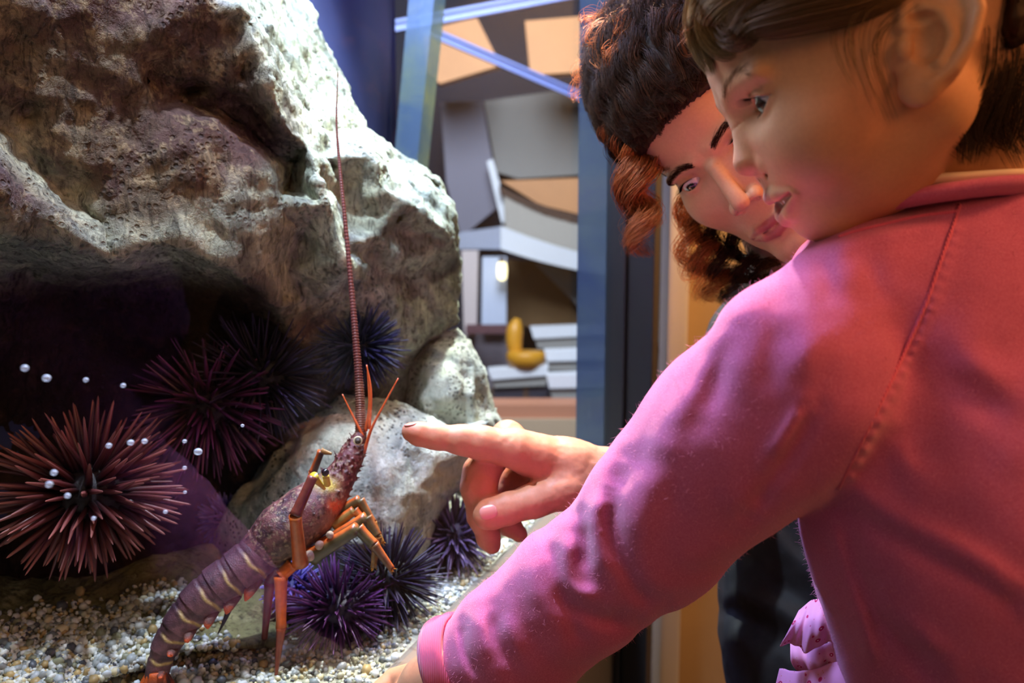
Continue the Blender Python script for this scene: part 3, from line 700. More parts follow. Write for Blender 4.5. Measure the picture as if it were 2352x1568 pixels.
urchin(478, 935, .86, 70, 190, 260, 4.8, HAZE, 'maroon purple urchin shape for the hazy glass reflection over the cave', 3, gravity=0.25)  # added in place of the purple haze reflected over the cave
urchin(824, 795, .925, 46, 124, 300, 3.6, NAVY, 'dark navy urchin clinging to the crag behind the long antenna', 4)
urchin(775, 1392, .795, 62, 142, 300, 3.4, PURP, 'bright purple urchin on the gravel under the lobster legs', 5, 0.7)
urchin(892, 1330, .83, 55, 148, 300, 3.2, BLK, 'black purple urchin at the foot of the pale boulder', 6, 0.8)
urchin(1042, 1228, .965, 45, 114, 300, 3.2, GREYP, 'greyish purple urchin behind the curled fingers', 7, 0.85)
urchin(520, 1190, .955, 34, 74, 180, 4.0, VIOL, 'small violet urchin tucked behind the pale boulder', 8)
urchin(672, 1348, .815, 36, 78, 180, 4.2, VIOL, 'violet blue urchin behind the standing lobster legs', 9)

# ================================================================== spiny lobster
LOB = thing('spiny_lobster', P(640, 1546, .745), 'reddish brown spiny lobster with banded tail and one long upright antenna', 'lobster')
M_shell = col_mat('lobster_shell', 0.45, 0.7, 800); M_leg = col_mat('lobster_leg', 0.35, 0.15, 600)
def lob(name, V, F, C, parent=LOB, mat=M_shell, **props):
    o = under(name, V, F, mat, parent, **props); setcol(o.data, C); return o
# carapace and head, one continuous shell
CH = [pr(603, 1262, .735, 52), pr(655, 1218, .738, 60), pr(712, 1172, .745, 57), pr(752, 1134, .752, 40), pr(782, 1094, .760, 27), pr(806, 1050, .768, 22), pr(826, 1004, .775, 16)]
rgl = np.random.default_rng(12)
bumps = []
cen = np.array([c[:3] for c in CH]); rad = np.array([c[3] for c in CH])
s_b = rgl.uniform(0.05, 5.9, 230)
for s in s_b:
    i = int(min(s, 5)); t = s - i; c = cen[i] * (1 - t) + cen[i + 1] * t; r = rad[i] * (1 - t) + rad[i + 1] * t
    ax = cen[i + 1] - cen[i]; ax /= np.linalg.norm(ax); v = rgl.normal(size=3); v -= ax * (v @ ax); v /= np.linalg.norm(v)
    if v @ UPV < -0.55 or v @ FWD > 0.7: continue
    L = r * rgl.uniform(0.06, 0.18) if s < 3 else r * rgl.uniform(0.35, 0.85)
    bumps.append((c + v * r * 0.93, c + v * (r + L) + ax * L * 0.7, r * (0.075 if s < 3 else 0.13)))
def f_car(p):
    d = sd_chain(p, CH, 0.012)
    bd = None
    for a, b, r in bumps:
        e = sd_cone(p, a, b, r, r * 0.25); bd = e if bd is None else np.minimum(bd, e)
    # cervical groove across the shell
    g = np.abs(((p - cen[2]) @ ((cen[2] - cen[1]) / np.linalg.norm(cen[2] - cen[1]))) - 0.004 * np.sin((p @ UPV) * 300)) - 0.0012
    d = smax(d, -smax(g, d + 0.0018, 0.0015) , 0.002)
    return smin(d, bd, 0.0025)
lo = cen.min(0) - 0.035; hi = cen.max(0) + 0.035
V, F = surface(f_car, lo, hi, 0.00085)
x_, y_, _ = pix(V); ax_ = (cen[3] - cen[0]); ax_ /= np.linalg.norm(ax_)
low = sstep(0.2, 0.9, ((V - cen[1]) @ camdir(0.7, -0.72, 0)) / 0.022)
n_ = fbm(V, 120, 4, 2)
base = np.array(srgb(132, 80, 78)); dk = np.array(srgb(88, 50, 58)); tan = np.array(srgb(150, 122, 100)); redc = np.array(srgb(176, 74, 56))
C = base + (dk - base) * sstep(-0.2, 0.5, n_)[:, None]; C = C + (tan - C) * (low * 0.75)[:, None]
head = sstep(745, 800, x_ + 0.2 * (1130 - y_)); C = C + (np.array(srgb(112, 48, 44)) - C) * head[:, None]
rp = np.exp(-((x_ - 768) ** 2 + (y_ - 1160) ** 2) / 16 ** 2); C = C + (np.array(srgb(220, 96, 50)) - C) * np.clip(rp * 1.3, 0, 1)[:, None]
rp = np.exp(-(((x_ - 748) / 22) ** 2 + ((y_ - 1112) / 15) ** 2)); C = C + (np.array(srgb(226, 196, 60)) - C) * np.clip(rp * 1.2, 0, 1)[:, None]
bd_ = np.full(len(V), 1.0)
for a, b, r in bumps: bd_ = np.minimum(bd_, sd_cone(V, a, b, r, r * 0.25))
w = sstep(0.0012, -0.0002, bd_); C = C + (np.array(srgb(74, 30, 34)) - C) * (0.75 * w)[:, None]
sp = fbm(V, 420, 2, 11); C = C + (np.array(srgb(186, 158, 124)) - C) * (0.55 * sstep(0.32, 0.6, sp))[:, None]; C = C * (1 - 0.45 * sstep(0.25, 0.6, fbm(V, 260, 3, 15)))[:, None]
lob('carapace', V, F, C)
# tail: overlapping rings with cream bands and orange-tipped side flaps
TL = np.array([(606, 1262, .735, 54), (556, 1306, .728, 52), (507, 1342, .722, 51), (457, 1384, .716, 47), (414, 1432, .711, 39), (382, 1482, .708, 32), (362, 1540, .706, 26), (356, 1600, .705, 22)], float)
def tl(s): # smooth sample
    return resample(TL, 701)[np.clip((np.asarray(s) * 100).astype(int), 0, 700)]
tips = [(563, 1380), (519, 1410), (477, 1444), (432, 1476), (390, 1506), (372, 1556)]
for i in range(6):
    s = np.linspace(i * 1.0 + 0.02, i + 1.22, 40); q = tl(s); cl = P(q[:, 0], q[:, 1], q[:, 2]); t = (s - s[0]) / (s[-1] - s[0])
    R = q[:, 3] * q[:, 2] / FPX * (0.93 + 0.10 * t - 0.05 * np.exp(-((t - 0.40) / 0.05) ** 2) + 0.02 * np.exp(-((t - 0.5) / 0.06) ** 2))
    V, F = tube(cl, R, 40, 1.0, up=UPV)
    ang = np.tile(np.arange(40) * 9.0, 40); tt = np.repeat(t, 40); ang = np.append(ang, [0, 0]); tt = np.append(tt, [0, 1])
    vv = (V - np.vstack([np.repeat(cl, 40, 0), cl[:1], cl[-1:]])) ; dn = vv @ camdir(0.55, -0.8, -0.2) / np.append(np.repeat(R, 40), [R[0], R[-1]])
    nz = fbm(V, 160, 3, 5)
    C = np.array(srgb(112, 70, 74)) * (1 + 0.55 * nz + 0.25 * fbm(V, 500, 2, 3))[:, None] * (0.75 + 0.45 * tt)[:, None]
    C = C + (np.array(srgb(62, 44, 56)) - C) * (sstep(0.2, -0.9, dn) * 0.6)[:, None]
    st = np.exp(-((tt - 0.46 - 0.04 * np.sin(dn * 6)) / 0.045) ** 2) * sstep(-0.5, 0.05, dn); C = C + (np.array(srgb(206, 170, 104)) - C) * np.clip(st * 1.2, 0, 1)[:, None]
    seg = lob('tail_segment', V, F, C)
    q = tl(i + 0.62); a = P(q[0], q[1], q[2]) + camdir(0.5, -0.85, -0.25) * q[3] * 0.72 * q[2] / FPX - FWD * 0.004; b = P(tips[i][0], tips[i][1], q[2] - 0.016)
    pts = resample([a, a * 0.45 + b * 0.55 - UPV * 0.001 - FWD * 0.003, b], 14); Rr = np.linspace(1, 0.06, 14) ** 0.8 * q[3] * 0.36 * q[2] / FPX
    V, F = tube(pts, Rr, 12, 0.55)
    k = np.append(np.repeat(np.linspace(0, 1, 14), 12), [0, 1]); C = np.array(srgb(112, 70, 62)) + (np.array(srgb(238, 98, 40)) - np.array(srgb(112, 70, 62))) * sstep(0.35, 0.75, k + 0.15 * fbm(V, 300, 2, i))[:, None]
    lob('side_flap', V, F, C, parent=seg)
# tail fan
for k, (dx, dd) in enumerate(((-26, .0), (-12, -.004), (2, -.008), (15, -.004), (28, .0))):
    pts = resample([P(360 + dx * 0.3, 1545, .704 + dd), P(358 + dx, 1610, .703 + dd), P(352 + dx * 1.6, 1690, .71 + dd)], 16)
    V, F = tube(pts, np.array([0.003 + 0.006 * math.sin(math.pi * (0.15 + 0.8 * t)) for t in np.linspace(0, 1, 16)]), 12, 0.3)
    kk = np.append(np.repeat(np.linspace(0, 1, 16), 12), [0, 1]); C = np.array(srgb(70, 40, 38)) + (np.array(srgb(240, 104, 36)) - np.array(srgb(70, 40, 38))) * (0.5 + 0.5 * np.sin(kk * 9 + k))[:, None]
    lob('tail_fan_plate', V, F, C)
# legs: first length is the part, the others its pieces
ORG, OLV, DRD, YEL = srgb(228, 104, 40), srgb(96, 84, 50), srgb(108, 44, 40), srgb(214, 150, 40)
def leg_len(p0, p1, r0, r1, body, edge, k=14, edge_dir=None, bulge=0.12):
    pts = resample([p0, p1], 12); t = np.linspace(0, 1, 12); s = (p0[2] if False else 1)
    R = (r0 + (r1 - r0) * t) * (1 + bulge * (np.exp(-(t / 0.10) ** 2) + np.exp(-((t - 1) / 0.10) ** 2)))
    V, F = tube(pts, R, k, 1.0, up=-FWD)
    cl = np.vstack([np.repeat(pts, k, 0), pts[:1], pts[-1:]]); rr = np.append(np.repeat(R, k), [R[0], R[-1]])
    ed = UPV if edge_dir is None else edge_dir
    m = sstep(0.25, 0.75, ((V - cl) @ ed) / rr); C = np.array(body) + (np.array(edge) - np.array(body)) * m[:, None]
    C = C * (1 + 0.25 * fbm(V, 260, 3, 8))[:, None]
    return V, F, C
def leg(pts, radii, bodies, edges, tip=None, ed=None):
    par = LOB
    for i in range(len(pts) - 1):
        a, b = P(*pts[i]), P(*pts[i + 1]); s = pts[i][2] / FPX
        V, F, C = leg_len(a, b, radii[i] * s, radii[i + 1] * s * (1 if i < len(pts) - 2 else 0.9), bodies[i], edges[i], edge_dir=ed)
        o = lob('leg' if i == 0 else 'leg_length', V, F, C, parent=par, mat=M_leg)
        if i == 0: par = o
    if tip:   # bristly yellow end
        a = P(*pts[-2]) * 0.3 + P(*pts[-1]) * 0.7; b = P(*pts[-1]); s = pts[-1][2] / FPX
        for q in range(22):
            c = a + (b - a) * rgl.uniform(0, 1.05); e = c + (camdir(*rgl.normal(size=3)) * 9 + (b - a) / np.linalg.norm(b - a) * 7) * s
            V, F = tube(resample([c, e], 3), [2.0 * s, 1.4 * s, 0.2 * s], 5); lob('bristle', V, F, np.tile(YEL, (len(V), 1)), parent=par, mat=M_leg)
leg([(690, 1296, .718), (678, 1184, .700), (719, 1094, .708), (745, 1122, .725)], [17, 13, 11, 4], [srgb(196, 110, 56), srgb(120, 54, 48), srgb(206, 176, 50)], [ORG, srgb(140, 64, 48), YEL], ed=camdir(-1, 0.2, -0.4))
leg([(706, 1128, .77), (719, 1084, .765), (738, 1036, .76), (762, 1042, .76)], [10, 9, 8, 3], [DRD, srgb(60, 40, 40), srgb(150, 110, 60)], [ORG, ORG, ORG], ed=camdir(-1, 0.6, -0.2))
leg([(672, 1296, .725), (645, 1322, .722), (646, 1440, .722), (634, 1550, .724)], [16, 15, 11, 4], [srgb(176, 104, 60), srgb(214, 110, 44), DRD], [ORG, ORG, srgb(160, 70, 40)], ed=camdir(0.4, 0, -1))
leg([(640, 1300, .755), (620, 1335, .758), (606, 1478, .765)], [13, 12, 7], [srgb(120, 64, 44), srgb(126, 58, 44)], [srgb(170, 84, 44)] * 2)
leg([(715, 1278, .728), (822, 1213, .722), (858, 1250, .722), (900, 1306, .724)], [20, 14, 12, 8], [OLV, OLV, srgb(120, 84, 50)], [ORG] * 3, tip=True)
leg([(735, 1255, .738), (842, 1188, .738), (866, 1230, .738), (858, 1302, .742)], [16, 13, 11, 7], [OLV, OLV, srgb(150, 104, 50)], [ORG] * 3, tip=True)
leg([(776, 1176, .752), (826, 1148, .75), (856, 1200, .75), (878, 1246, .752)], [14, 11, 9, 6], [OLV, OLV, srgb(170, 120, 50)], [ORG] * 3, tip=True)
leg([(766, 1206, .745), (814, 1172, .745), (834, 1192, .745)], [15, 11, 8], [srgb(150, 130, 70), srgb(150, 110, 60)], [ORG] * 2)
for (x, y, r) in ((712, 1276, 13), (734, 1252, 11), (758, 1228, 9)):          # pale leg sockets
    iv_, if_ = ico(3); lob('leg_socket', iv_ * r * .727 / FPX + P(x, y, .722), if_, np.tile(srgb(206, 176, 150), (len(iv_), 1)))
V, F = tube(resample([P(528, 1392, .735), P(516, 1424, .735), P(500, 1456, .735)], 8), np.linspace(8, 1, 8) * .73 / FPX, 8, 0.5); lob('swimmeret', V, F, np.tile(srgb(50, 44, 48), (len(V), 1)))
# long antenna, ringed
A = resample([pr(829, 1000, .776, 13), pr(826, 900, .782, 10), pr(817, 780, .79, 7.5), pr(806, 650, .80, 6), pr(792, 500, .81, 4.6), pr(780, 380, .82, 3.6), pr(773, 280, .825, 2.4), pr(776, 165, .83, 1.1)], 520)
k_ = np.arange(520); V, F = tube(A[:, :3], A[:, 3] * (1 + 0.16 * (k_ % 4 == 0)), 10)
C = np.tile(srgb(92, 34, 34), (len(V), 1)); kk = np.append(np.repeat(k_, 10), [0, 519]); C[(kk % 4 == 0)] = srgb(150, 88, 76); C[kk < 90] = C[kk < 90] * 0.55 + np.array(srgb(170, 120, 96)) * 0.45
lob('antenna', V, F, C, mat=M_leg)
for pts in ([(834, 1002, .772), (812, 958, .772), (786, 905, .774)], [(840, 990, .772), (848, 930, .772), (844, 850, .775)], [(836, 1040, .768), (853, 985, .766), (884, 925, .766), (915, 868, .768)], [(848, 985, .77), (852, 900, .772), (842, 838, .775)]):
    q = resample([P(*p_) for p_ in pts], 20); V, F = tube(q, np.linspace(4.2, 1.4, 20) * .77 / FPX, 8); lob('antennule', V, F, np.tile(srgb(222, 96, 44), (len(V), 1)), mat=M_leg)
# eye on its stalk, yellow socket, pale ring of the broken antenna base
iv_, if_ = ico(3); M_eye = plain('eye_black', (0.006, 0.006, 0.01), 0.08)
st = under('eye_stalk', *tube(resample([P(752, 1112, .722), P(748, 1092, .712)], 6), 8 * .72 / FPX, 10), plain('eye_yellow', srgb(220, 190, 70), 0.4), LOB)
under('eye', iv_ * 9 * .71 / FPX + P(747, 1085, .708), if_, M_eye, st)
c = P(822, 1012, .760)
def torus(c, nrm, R, r, k=24, m=8):
    nrm = nrm / np.linalg.norm(nrm); a = np.cross(nrm, [0.3, 0.2, 0.9]); a /= np.linalg.norm(a); b = np.cross(nrm, a)
    th = np.arange(k) * 2 * math.pi / k; ph = np.arange(m) * 2 * math.pi / m
    d = np.cos(th)[:, None] * a + np.sin(th)[:, None] * b
    V = c + (R + r * np.cos(ph))[None, :, None] * d[:, None] + (r * np.sin(ph))[None, :, None] * nrm
    i, j = np.meshgrid(np.arange(k), np.arange(m), indexing='ij'); i2, j2 = (i + 1) % k, (j + 1) % m
    return V.reshape(-1, 3), np.stack([i * m + j, i2 * m + j, i2 * m + j2, i * m + j2], -1).reshape(-1, 4)
V, F = torus(c, -FWD + 0.2 * RGT, 8.5 * .76 / FPX, 2.2 * .76 / FPX); ring = lob('joint_ring', V, F, np.tile(srgb(226, 214, 170), (len(V), 1)))
V, F = lathe([(0.0001, 0.0), (8 * .76 / FPX, 0.0), (7 * .76 / FPX, 0.001), (0.0001, 0.0014)], 20)
rot = np.array(Vector(-FWD + 0.2 * RGT).to_track_quat('Z', 'Y').to_matrix()); lob('joint_disc', V @ rot.T + c, np.array([f for f in F if len(f) == 4]), np.tile(srgb(96, 90, 80), (len(V), 1)), parent=ring)

# ================================================================== air bubbles by the glass
M_bub = NT('bubble'); M_bub.setb(Base_Color=(0.82, 0.88, 1, 1), Roughness=0.12, Alpha=0.4); M_bub = M_bub.m
bub = [(57, 845, 10, 'stretched bubble at the far edge of the cave'), (107, 868, 11, 'large stretched bubble over the red urchin'), (197, 872, 7, 'faint bubble above the red urchin spines'), (283, 885, 7, 'small bright bubble at the top of the red urchin'),
       (455, 1037, 11, 'round bubble over the maroon haze shape'), (557, 977, 5, 'tiny sparkling bubble on the maroon haze shape'), (424, 1013, 6, 'bubble close beside the red urchin tips'), (424, 1074, 6, 'small bubble below the round one'),
       (250, 1023, 8, 'bright bubble in the middle of the red urchin'), (300, 1016, 9, 'bubble among the upper red spines'), (332, 1013, 8, 'bubble at the end of a row on the red urchin'), (124, 1085, 9, 'bluish bubble on the red urchin side'), (113, 1112, 10, 'lower bluish bubble on the red urchin'),
       (155, 1138, 8, 'dim bubble under the bluish pair'), (380, 1175, 6, 'bubble low on the red urchin spines'), (215, 1190, 6, 'bubble near the red urchin mouth'), (425, 1130, 5, 'lowest tiny bubble beside the red urchin')]
iv_, if_ = ico(3); mb_ = mesh_np('bubble', iv_, if_); mb_.materials.append(M_bub)
for x, y, r, lab in bub:
    o = bpy.data.objects.new('bubble', mb_); COL.objects.link(o); d = 0.357 / (GT - (x - W_ / 2) / FPX) + 0.035
    o.location = P(x, y, d); s = r * 0.8 * d / FPX; o.scale = (s * 1.1, s, s * 0.9); o['label'] = lab; o['category'] = 'bubble'; o['group'] = 'air bubbles by the glass'
# ================================================================== people: shared helpers
def skin_mat(name, sss=0.12):
    m = NT(name); co = m.coords(); a = m.attr()
    n = m.noise(420, 4, 0.6, co); c = m.mix(0.35, a, m.mix(1.0, a, m.ramp(n, [(0.3, (0.78, 0.72, 0.70)), (0.7, (1, 1, 1))]), 'MULTIPLY'))
    m.l(c, m.b.inputs['Base Color']); m.setb(Roughness=0.52, Subsurface_Weight=sss, Subsurface_Scale=0.004, Subsurface_Radius=(1.0, 0.35, 0.2))
    m.b.inputs['Specular IOR Level'].default_value = 0.35
    m.bump(m.noise(1500, 3, 0.6, co), 0.06, 0.0006); return m.m
M_skin = skin_mat('skin')
def hair_mat(name):
    m = NT(name); m.l(m.attr(), m.b.inputs['Base Color']); m.setb(Roughness=0.55)
    m.b.inputs['Specular IOR Level'].default_value = 0.2; return m.m
M_hair = hair_mat('hair')
M_lash = NT('lash'); M_lash.l(M_lash.attr(), M_lash.b.inputs['Base Color']); M_lash.setb(Roughness=0.9); M_lash.b.inputs['Specular IOR Level'].default_value = 0.0; M_lash = M_lash.m
M_white_eye = plain('eye_white', srgb(222, 212, 204), 0.12); M_teeth = plain('tooth', srgb(240, 236, 226), 0.2)
def iris_mat(name, c1, c2):
    m = NT(name); m.l(m.attr(), m.b.inputs['Base Color']); m.setb(Roughness=0.05, Coat_Weight=1.0, Coat_Roughness=0.02); return m.m
M_iris = iris_mat('iris', 0, 0)
class Head:
    "head in its own axes (mm): F forward, L to the person's left, U up; origin between the eyes"
    def __init__(s, O, F, U, scale=1e-3):
        s.F = F / np.linalg.norm(F); U = U - s.F * (U @ s.F); s.U = U / np.linalg.norm(U); s.L = np.cross(s.U, s.F); s.O = np.asarray(O, float); s.k = scale
        s.M = np.stack([s.F, s.L, s.U])
    def w(s, q): return s.O + (np.asarray(q, float) * s.k) @ s.M
    def loc(s, p): return ((np.asarray(p, float) - s.O) @ s.M.T) / s.k
def sym(q): q = q.copy(); q[:, 1] = np.abs(q[:, 1]); return q
def fit_mouth(f):
    "set the lip points so that they sit in the skin"
    g = dict(f); g['nolips'] = True
    def surf_f(l, u):
        q = np.array([[40.0, l, u]])
        for _ in range(60): q[:, 0] -= face_sdf(q, g) * 0.7
        return q[0, 0]
    for key, sink in (('lip_up', 0.35), ('lip_dn', 0.35)):
        f[key] = tuple((surf_f(l, u) - r * sink + pr_, l, u, r) for (pr_, l, u, r) in f[key])
    f['mouth'] = tuple((surf_f(l, u) + pr_, l, u, r) for (pr_, l, u, r) in f['mouth'])
def face_sdf(q, f):
    "q: points in head mm; f: measures"
    a = sym(q)
    d = sd_ell(q, f['skull_c'], f['skull_r'])
    d = smin(d, sd_ell(q, f['face_c'], f['face_r']), 22)
    d = smin(d, sd_sphere(a, f['cheek_c'], f['cheek_r']), 20)
    ch = f['chin']
    d = smin(d, sd_sphere(q, ch[:3], ch[3]), 14)
    j = f['jaw']; d = smin(d, sd_cone(a, (ch[0] - 4, 8, ch[2] + 2), j[:3], ch[3] - 2, j[3]), 16)
    d = smin(d, sd_ell(q, f['muz_c'], f['muz_r']), 12)
    # brow and socket
    e = np.array(f['eye'])
    d = smin(d, sd_cone(a, (e[0] + 13, e[1] * 0.35, e[2] + 13), (e[0] + 7, e[1] + 13, e[2] + 14), 5, 4), 10)
    d = ssub(d, sd_ell(a, (e[0] + 23, e[1] + 3, e[2] + 1), (14, 20, 10)), 10)
    # nose
    n0, n1, al = f['nose0'], f['nose1'], f['ala']
    d = smin(d, sd_cone(q, n0[:3], n1[:3], n0[3], n1[3]), 7)
    d = smin(d, sd_ell(a, al[:3], (al[3] * 1.15, al[3] * 0.85, al[3])), 3.4)
    d = ssub(d, sd_ell(a, (al[0] + 4.5, al[1] * 0.92, al[2] - al[3] + 2.6), (4.2, 3.2, 2.4)), 1.4)
    # lids over the eyeball, then their slit
    er = f['eye_r']; v = a - e
    d = smin(d, np.sqrt(dot2(v)) - er * 1.13, 3.0)
    cr = []
    for ty in np.linspace(-0.62, 0.78, 7):
        y = ty * er; z = f['slit'] + (f['open_up'] + 3.4) * (1 - (ty * 0.75) ** 2); cr.append((math.sqrt(max((er * 1.17) ** 2 - y * y - z * z, 4)), y, z, 0.75))
    d = ssub(d, sd_chain(v, cr), 1.4)
    t = np.clip(v[:, 1] / (er * 0.93), -1, 1); arch = 1 - t * t
    mid = f['slit'] + 0.06 * v[:, 1]
    slit = np.maximum(v[:, 2] - mid - f['open_up'] * arch, mid - f['open_dn'] * arch - v[:, 2])
    d = ssub(d, np.maximum(slit, 3 - v[:, 0]), 1.1)
    if f.get('nolips'): return d
    # lips
    for A in (f['lip_up'], f['lip_dn']):
        l = sd_cone(a, A[0][:3], A[1][:3], A[0][3], A[1][3]); l = smin(l, sd_cone(a, A[1][:3], A[2][:3], A[1][3], A[2][3]), 2); d = smin(d, l, 3.5)
    m = f['mouth']; g = sd_cone(a, m[0][:3], m[1][:3], m[0][3], m[1][3]); d = ssub(d, g, 1.5)
    # philtrum
    d = ssub(d, sd_cone(q, (al[0] + 12, 0, al[2] - 5), (f['lip_up'][2][0] + 5, 0, f['lip_up'][2][2] + 4), 2.2, 2.6), 3)
    return d
def ear_axes(q, c, tilt, k, out):
    a = sym(q); ct, st = math.cos(tilt), math.sin(tilt); o = math.radians(out)
    up = np.array([-st, 0, ct]); bk0 = np.array([-ct, 0, -st]); outv = np.array([0, 1.0, 0])
    bk = bk0 * math.cos(o) + outv * math.sin(o); ou = np.cross(up, bk); ou = ou if ou[1] > 0 else -ou
    p = (a - np.asarray(c)) / k; return np.stack([p @ bk, p @ up, p @ ou], -1)   # back, up, out
def add_ear(d0, q, c, tilt, k=1.0, out=26):
    "outer ear (both sides): shell, rolled rim and lobe joined to d0, then the hollows carved"
    p = ear_axes(q, c, tilt, k, out)
    d = sd_ell(p, (0, 0, 0), (18, 29, 4.5))
    rim = [(-13, 4), (-14, 16), (-8, 26), (4, 29), (14, 23), (18.5, 10), (17, -4), (11, -16), (3, -24)]
    d = smin(d, sd_chain(p, [(u, v, 3.2, 3.2) for u, v in rim]), 2.0)
    d = smin(d, sd_ell(p, (-3, -25, 1.8), (9, 9, 4.2)), 4)
    d = smin(d0, d * k, 3.0)
    d = ssub(d, k * sd_chain(p, [(-4, 20, 5.6, 3.4), (7, 20, 5.8, 3.6), (12.8, 9, 5.6, 2.7), (11, -6, 5.4, 2.0)]), 1.6)
    d = smin(d, k * sd_chain(p, [(-6, 13, 2.2, 2.2), (4, 9, 3.0, 2.6), (9, -2, 3.2, 2.6), (5, -14, 3.2, 3.2)]), 2.2)
    d = ssub(d, k * sd_ell(p, (-2, -3.5, 4.2), (7.5, 10.5, 5.6)), 1.8)
    d = ssub(d, k * sd_ell(p, (-5, 7.5, 4.5), (6, 3.0, 4.6)), 1.6)
    d = smin(d, k * sd_ell(p, (-11.5, -6, 3.2), (4.0, 5.5, 3.4)), 2.5)
    return d
def eyeball(H, c, r, gaze, parent, cols, side):
    "eyeball with iris painted on"
    iv_, if_ = ico(5); g = gaze / np.linalg.norm(gaze); z = iv_ @ g
    bul = 1 + 0.05 * sstep(0.86, 0.93, z); V = (np.asarray(c) + iv_ * r * bul[:, None])
    ang = np.degrees(np.arccos(np.clip(z, -1, 1))); C = np.tile(srgb(216, 206, 200), (len(iv_), 1))
    ir = sstep(35, 32.5, ang)[:, None]; rimc, mid, pup = [np.array(k) for k in cols]
    ic = mid + (rimc - mid) * sstep(18, 31, ang)[:, None]; ic = ic + (pup - ic) * sstep(15.5, 14, ang)[:, None]
    C = C + (ic - C) * ir
    o = under('eyeball', H.w(V), if_, M_iris, parent); setcol(o.data, C); return o
def hairmesh(name, S, R, cols, parent, k=3, mat=None, **props):
    V, F = strands(S, R, k); m, n = S.shape[:2]
    o = under(name, V, F, mat or M_hair, parent, **props)
    C = np.repeat(np.asarray(cols).reshape(m, -1, 3).repeat(n if np.asarray(cols).ndim == 2 else 1, 1).reshape(-1, 3), k, 0); setcol(o.data, C); return o
def lock(guide, m, n, spread0, spread1, rg, curl=0.0, turns=0.0, frizz=0.0, mid=None, trim=0.0):
    "m strands of n points round a guide (world points); curl = helix radius"
    G = resample(guide, n); t, N, B = frames(G); s = np.linspace(0, 1, n)
    ang = rg.uniform(0, 6.283, m); rad = np.sqrt(rg.uniform(0, 1, m)); sp = spread0 + (spread1 - spread0) * s
    if mid is not None: sp = sp + (mid - 0.5 * (spread0 + spread1)) * np.sin(math.pi * s)
    off = (rad[:, None] * sp)[..., None] * (np.cos(ang)[:, None, None] * N + np.sin(ang)[:, None, None] * B)
    S = G[None] + off
    if curl:
        ph = rg.normal(0, 0.45, m)[:, None] + turns * 6.283 * s[None] * (1 + rg.normal(0, 0.04, m))[:, None]
        cr = curl * (1 + rg.normal(0, 0.2, m))[:, None] * sstep(0, 0.25, s)[None]
        S = S + cr[..., None] * (np.cos(ph)[..., None] * N[None] + np.sin(ph)[..., None] * B[None])
    if frizz: S = S + np.cumsum(rg.normal(0, frizz, S.shape), 1)
    if trim:
        te = 1 - trim * rg.uniform(0, 1, m) ** 1.5; x = s[None] * te[:, None] * (n - 1); i = np.minimum(x.astype(int), n - 2); f = (x - i)[..., None]; r = np.arange(m)[:, None]
        S = S[r, i] * (1 - f) + S[r, i + 1] * f
    return S
# ================================================================== the girl
GIRL = thing('person', P(2240, 1560, .56), 'small child in a fuzzy pink sweater leaning on the glass', 'person')
al_ = math.radians(8); Fi = np.array([-0.86, -0.51]); HG = None
Fg = math.cos(al_) * (Fi[0] * RGT + Fi[1] * UPV) + math.sin(al_) * FWD; Ug = -0.51 * RGT + 0.86 * UPV
HG = Head((0, 0, 0), Fg, Ug, 1.04e-3); HG.O = P(1741, 243, .462) - HG.w((3, 29.5, 0))
fg = dict(skull_c=(-76, 0, 16), skull_r=(88.5, 69, 86), face_c=(-43, 0, -28), face_r=(53, 55, 62), cheek_c=(-20, 31, -31), cheek_r=27.5, chin=(-5, 0, -67, 16.5), jaw=(-66, 42, -46, 20),
          muz_c=(-3, 0, -46), muz_r=(17, 24, 20), eye=(-8.8, 29.5, 0), eye_r=12.3, open_up=5.4, open_dn=4.6, slit=-0.3,
          nose0=(7.5, 0, -3, 5), nose1=(15.6, 0, -21.5, 8.8), ala=(5.8, 11.2, -28.5, 7.8),
          lip_up=((0, 24, -49.0, 2.0), (0.6, 11, -46.2, 3.6), (1.2, 0, -46.3, 4.1)), lip_dn=((0, 24, -50.2, 1.8), (0.6, 11, -59.0, 4.4), (1.0, 0, -61, 5.2)),
          mouth=((1, 23.5, -49.6, 1.1), (0, 0, -53.2, 3.6)))
fit_mouth(fg)
ed_ = .458
for _ in range(20): ed_ += (HG.loc(P(2142, 82, ed_))[1] - 71.0) * 0.6e-3
ear_c = tuple(HG.loc(P(2142, 82, ed_)))
nk0, nk1 = HG.loc(P(2190, 200, .515)), HG.loc(P(2290, 520, .530))
EAR_T = math.radians(36)
def f_girl(p):
    q = HG.loc(p)
    d = face_sdf(q, fg)
    d = smin(d, sd_cone(q, nk0, nk1, 50, 46), 30)
    d = add_ear(d, q, ear_c, EAR_T, 1.0)
    return d * HG.k
lo = np.array([HG.w((a, b, c)) for a in (-165, 35) for b in (-82, 92) for c in (-120, 125)]).min(0); hi = np.array([HG.w((a, b, c)) for a in (-165, 35) for b in (-82, 92) for c in (-120, 125)]).max(0)
V, F = surface(f_girl, lo, np.minimum(hi, [9, 9, 9]), 0.0012)
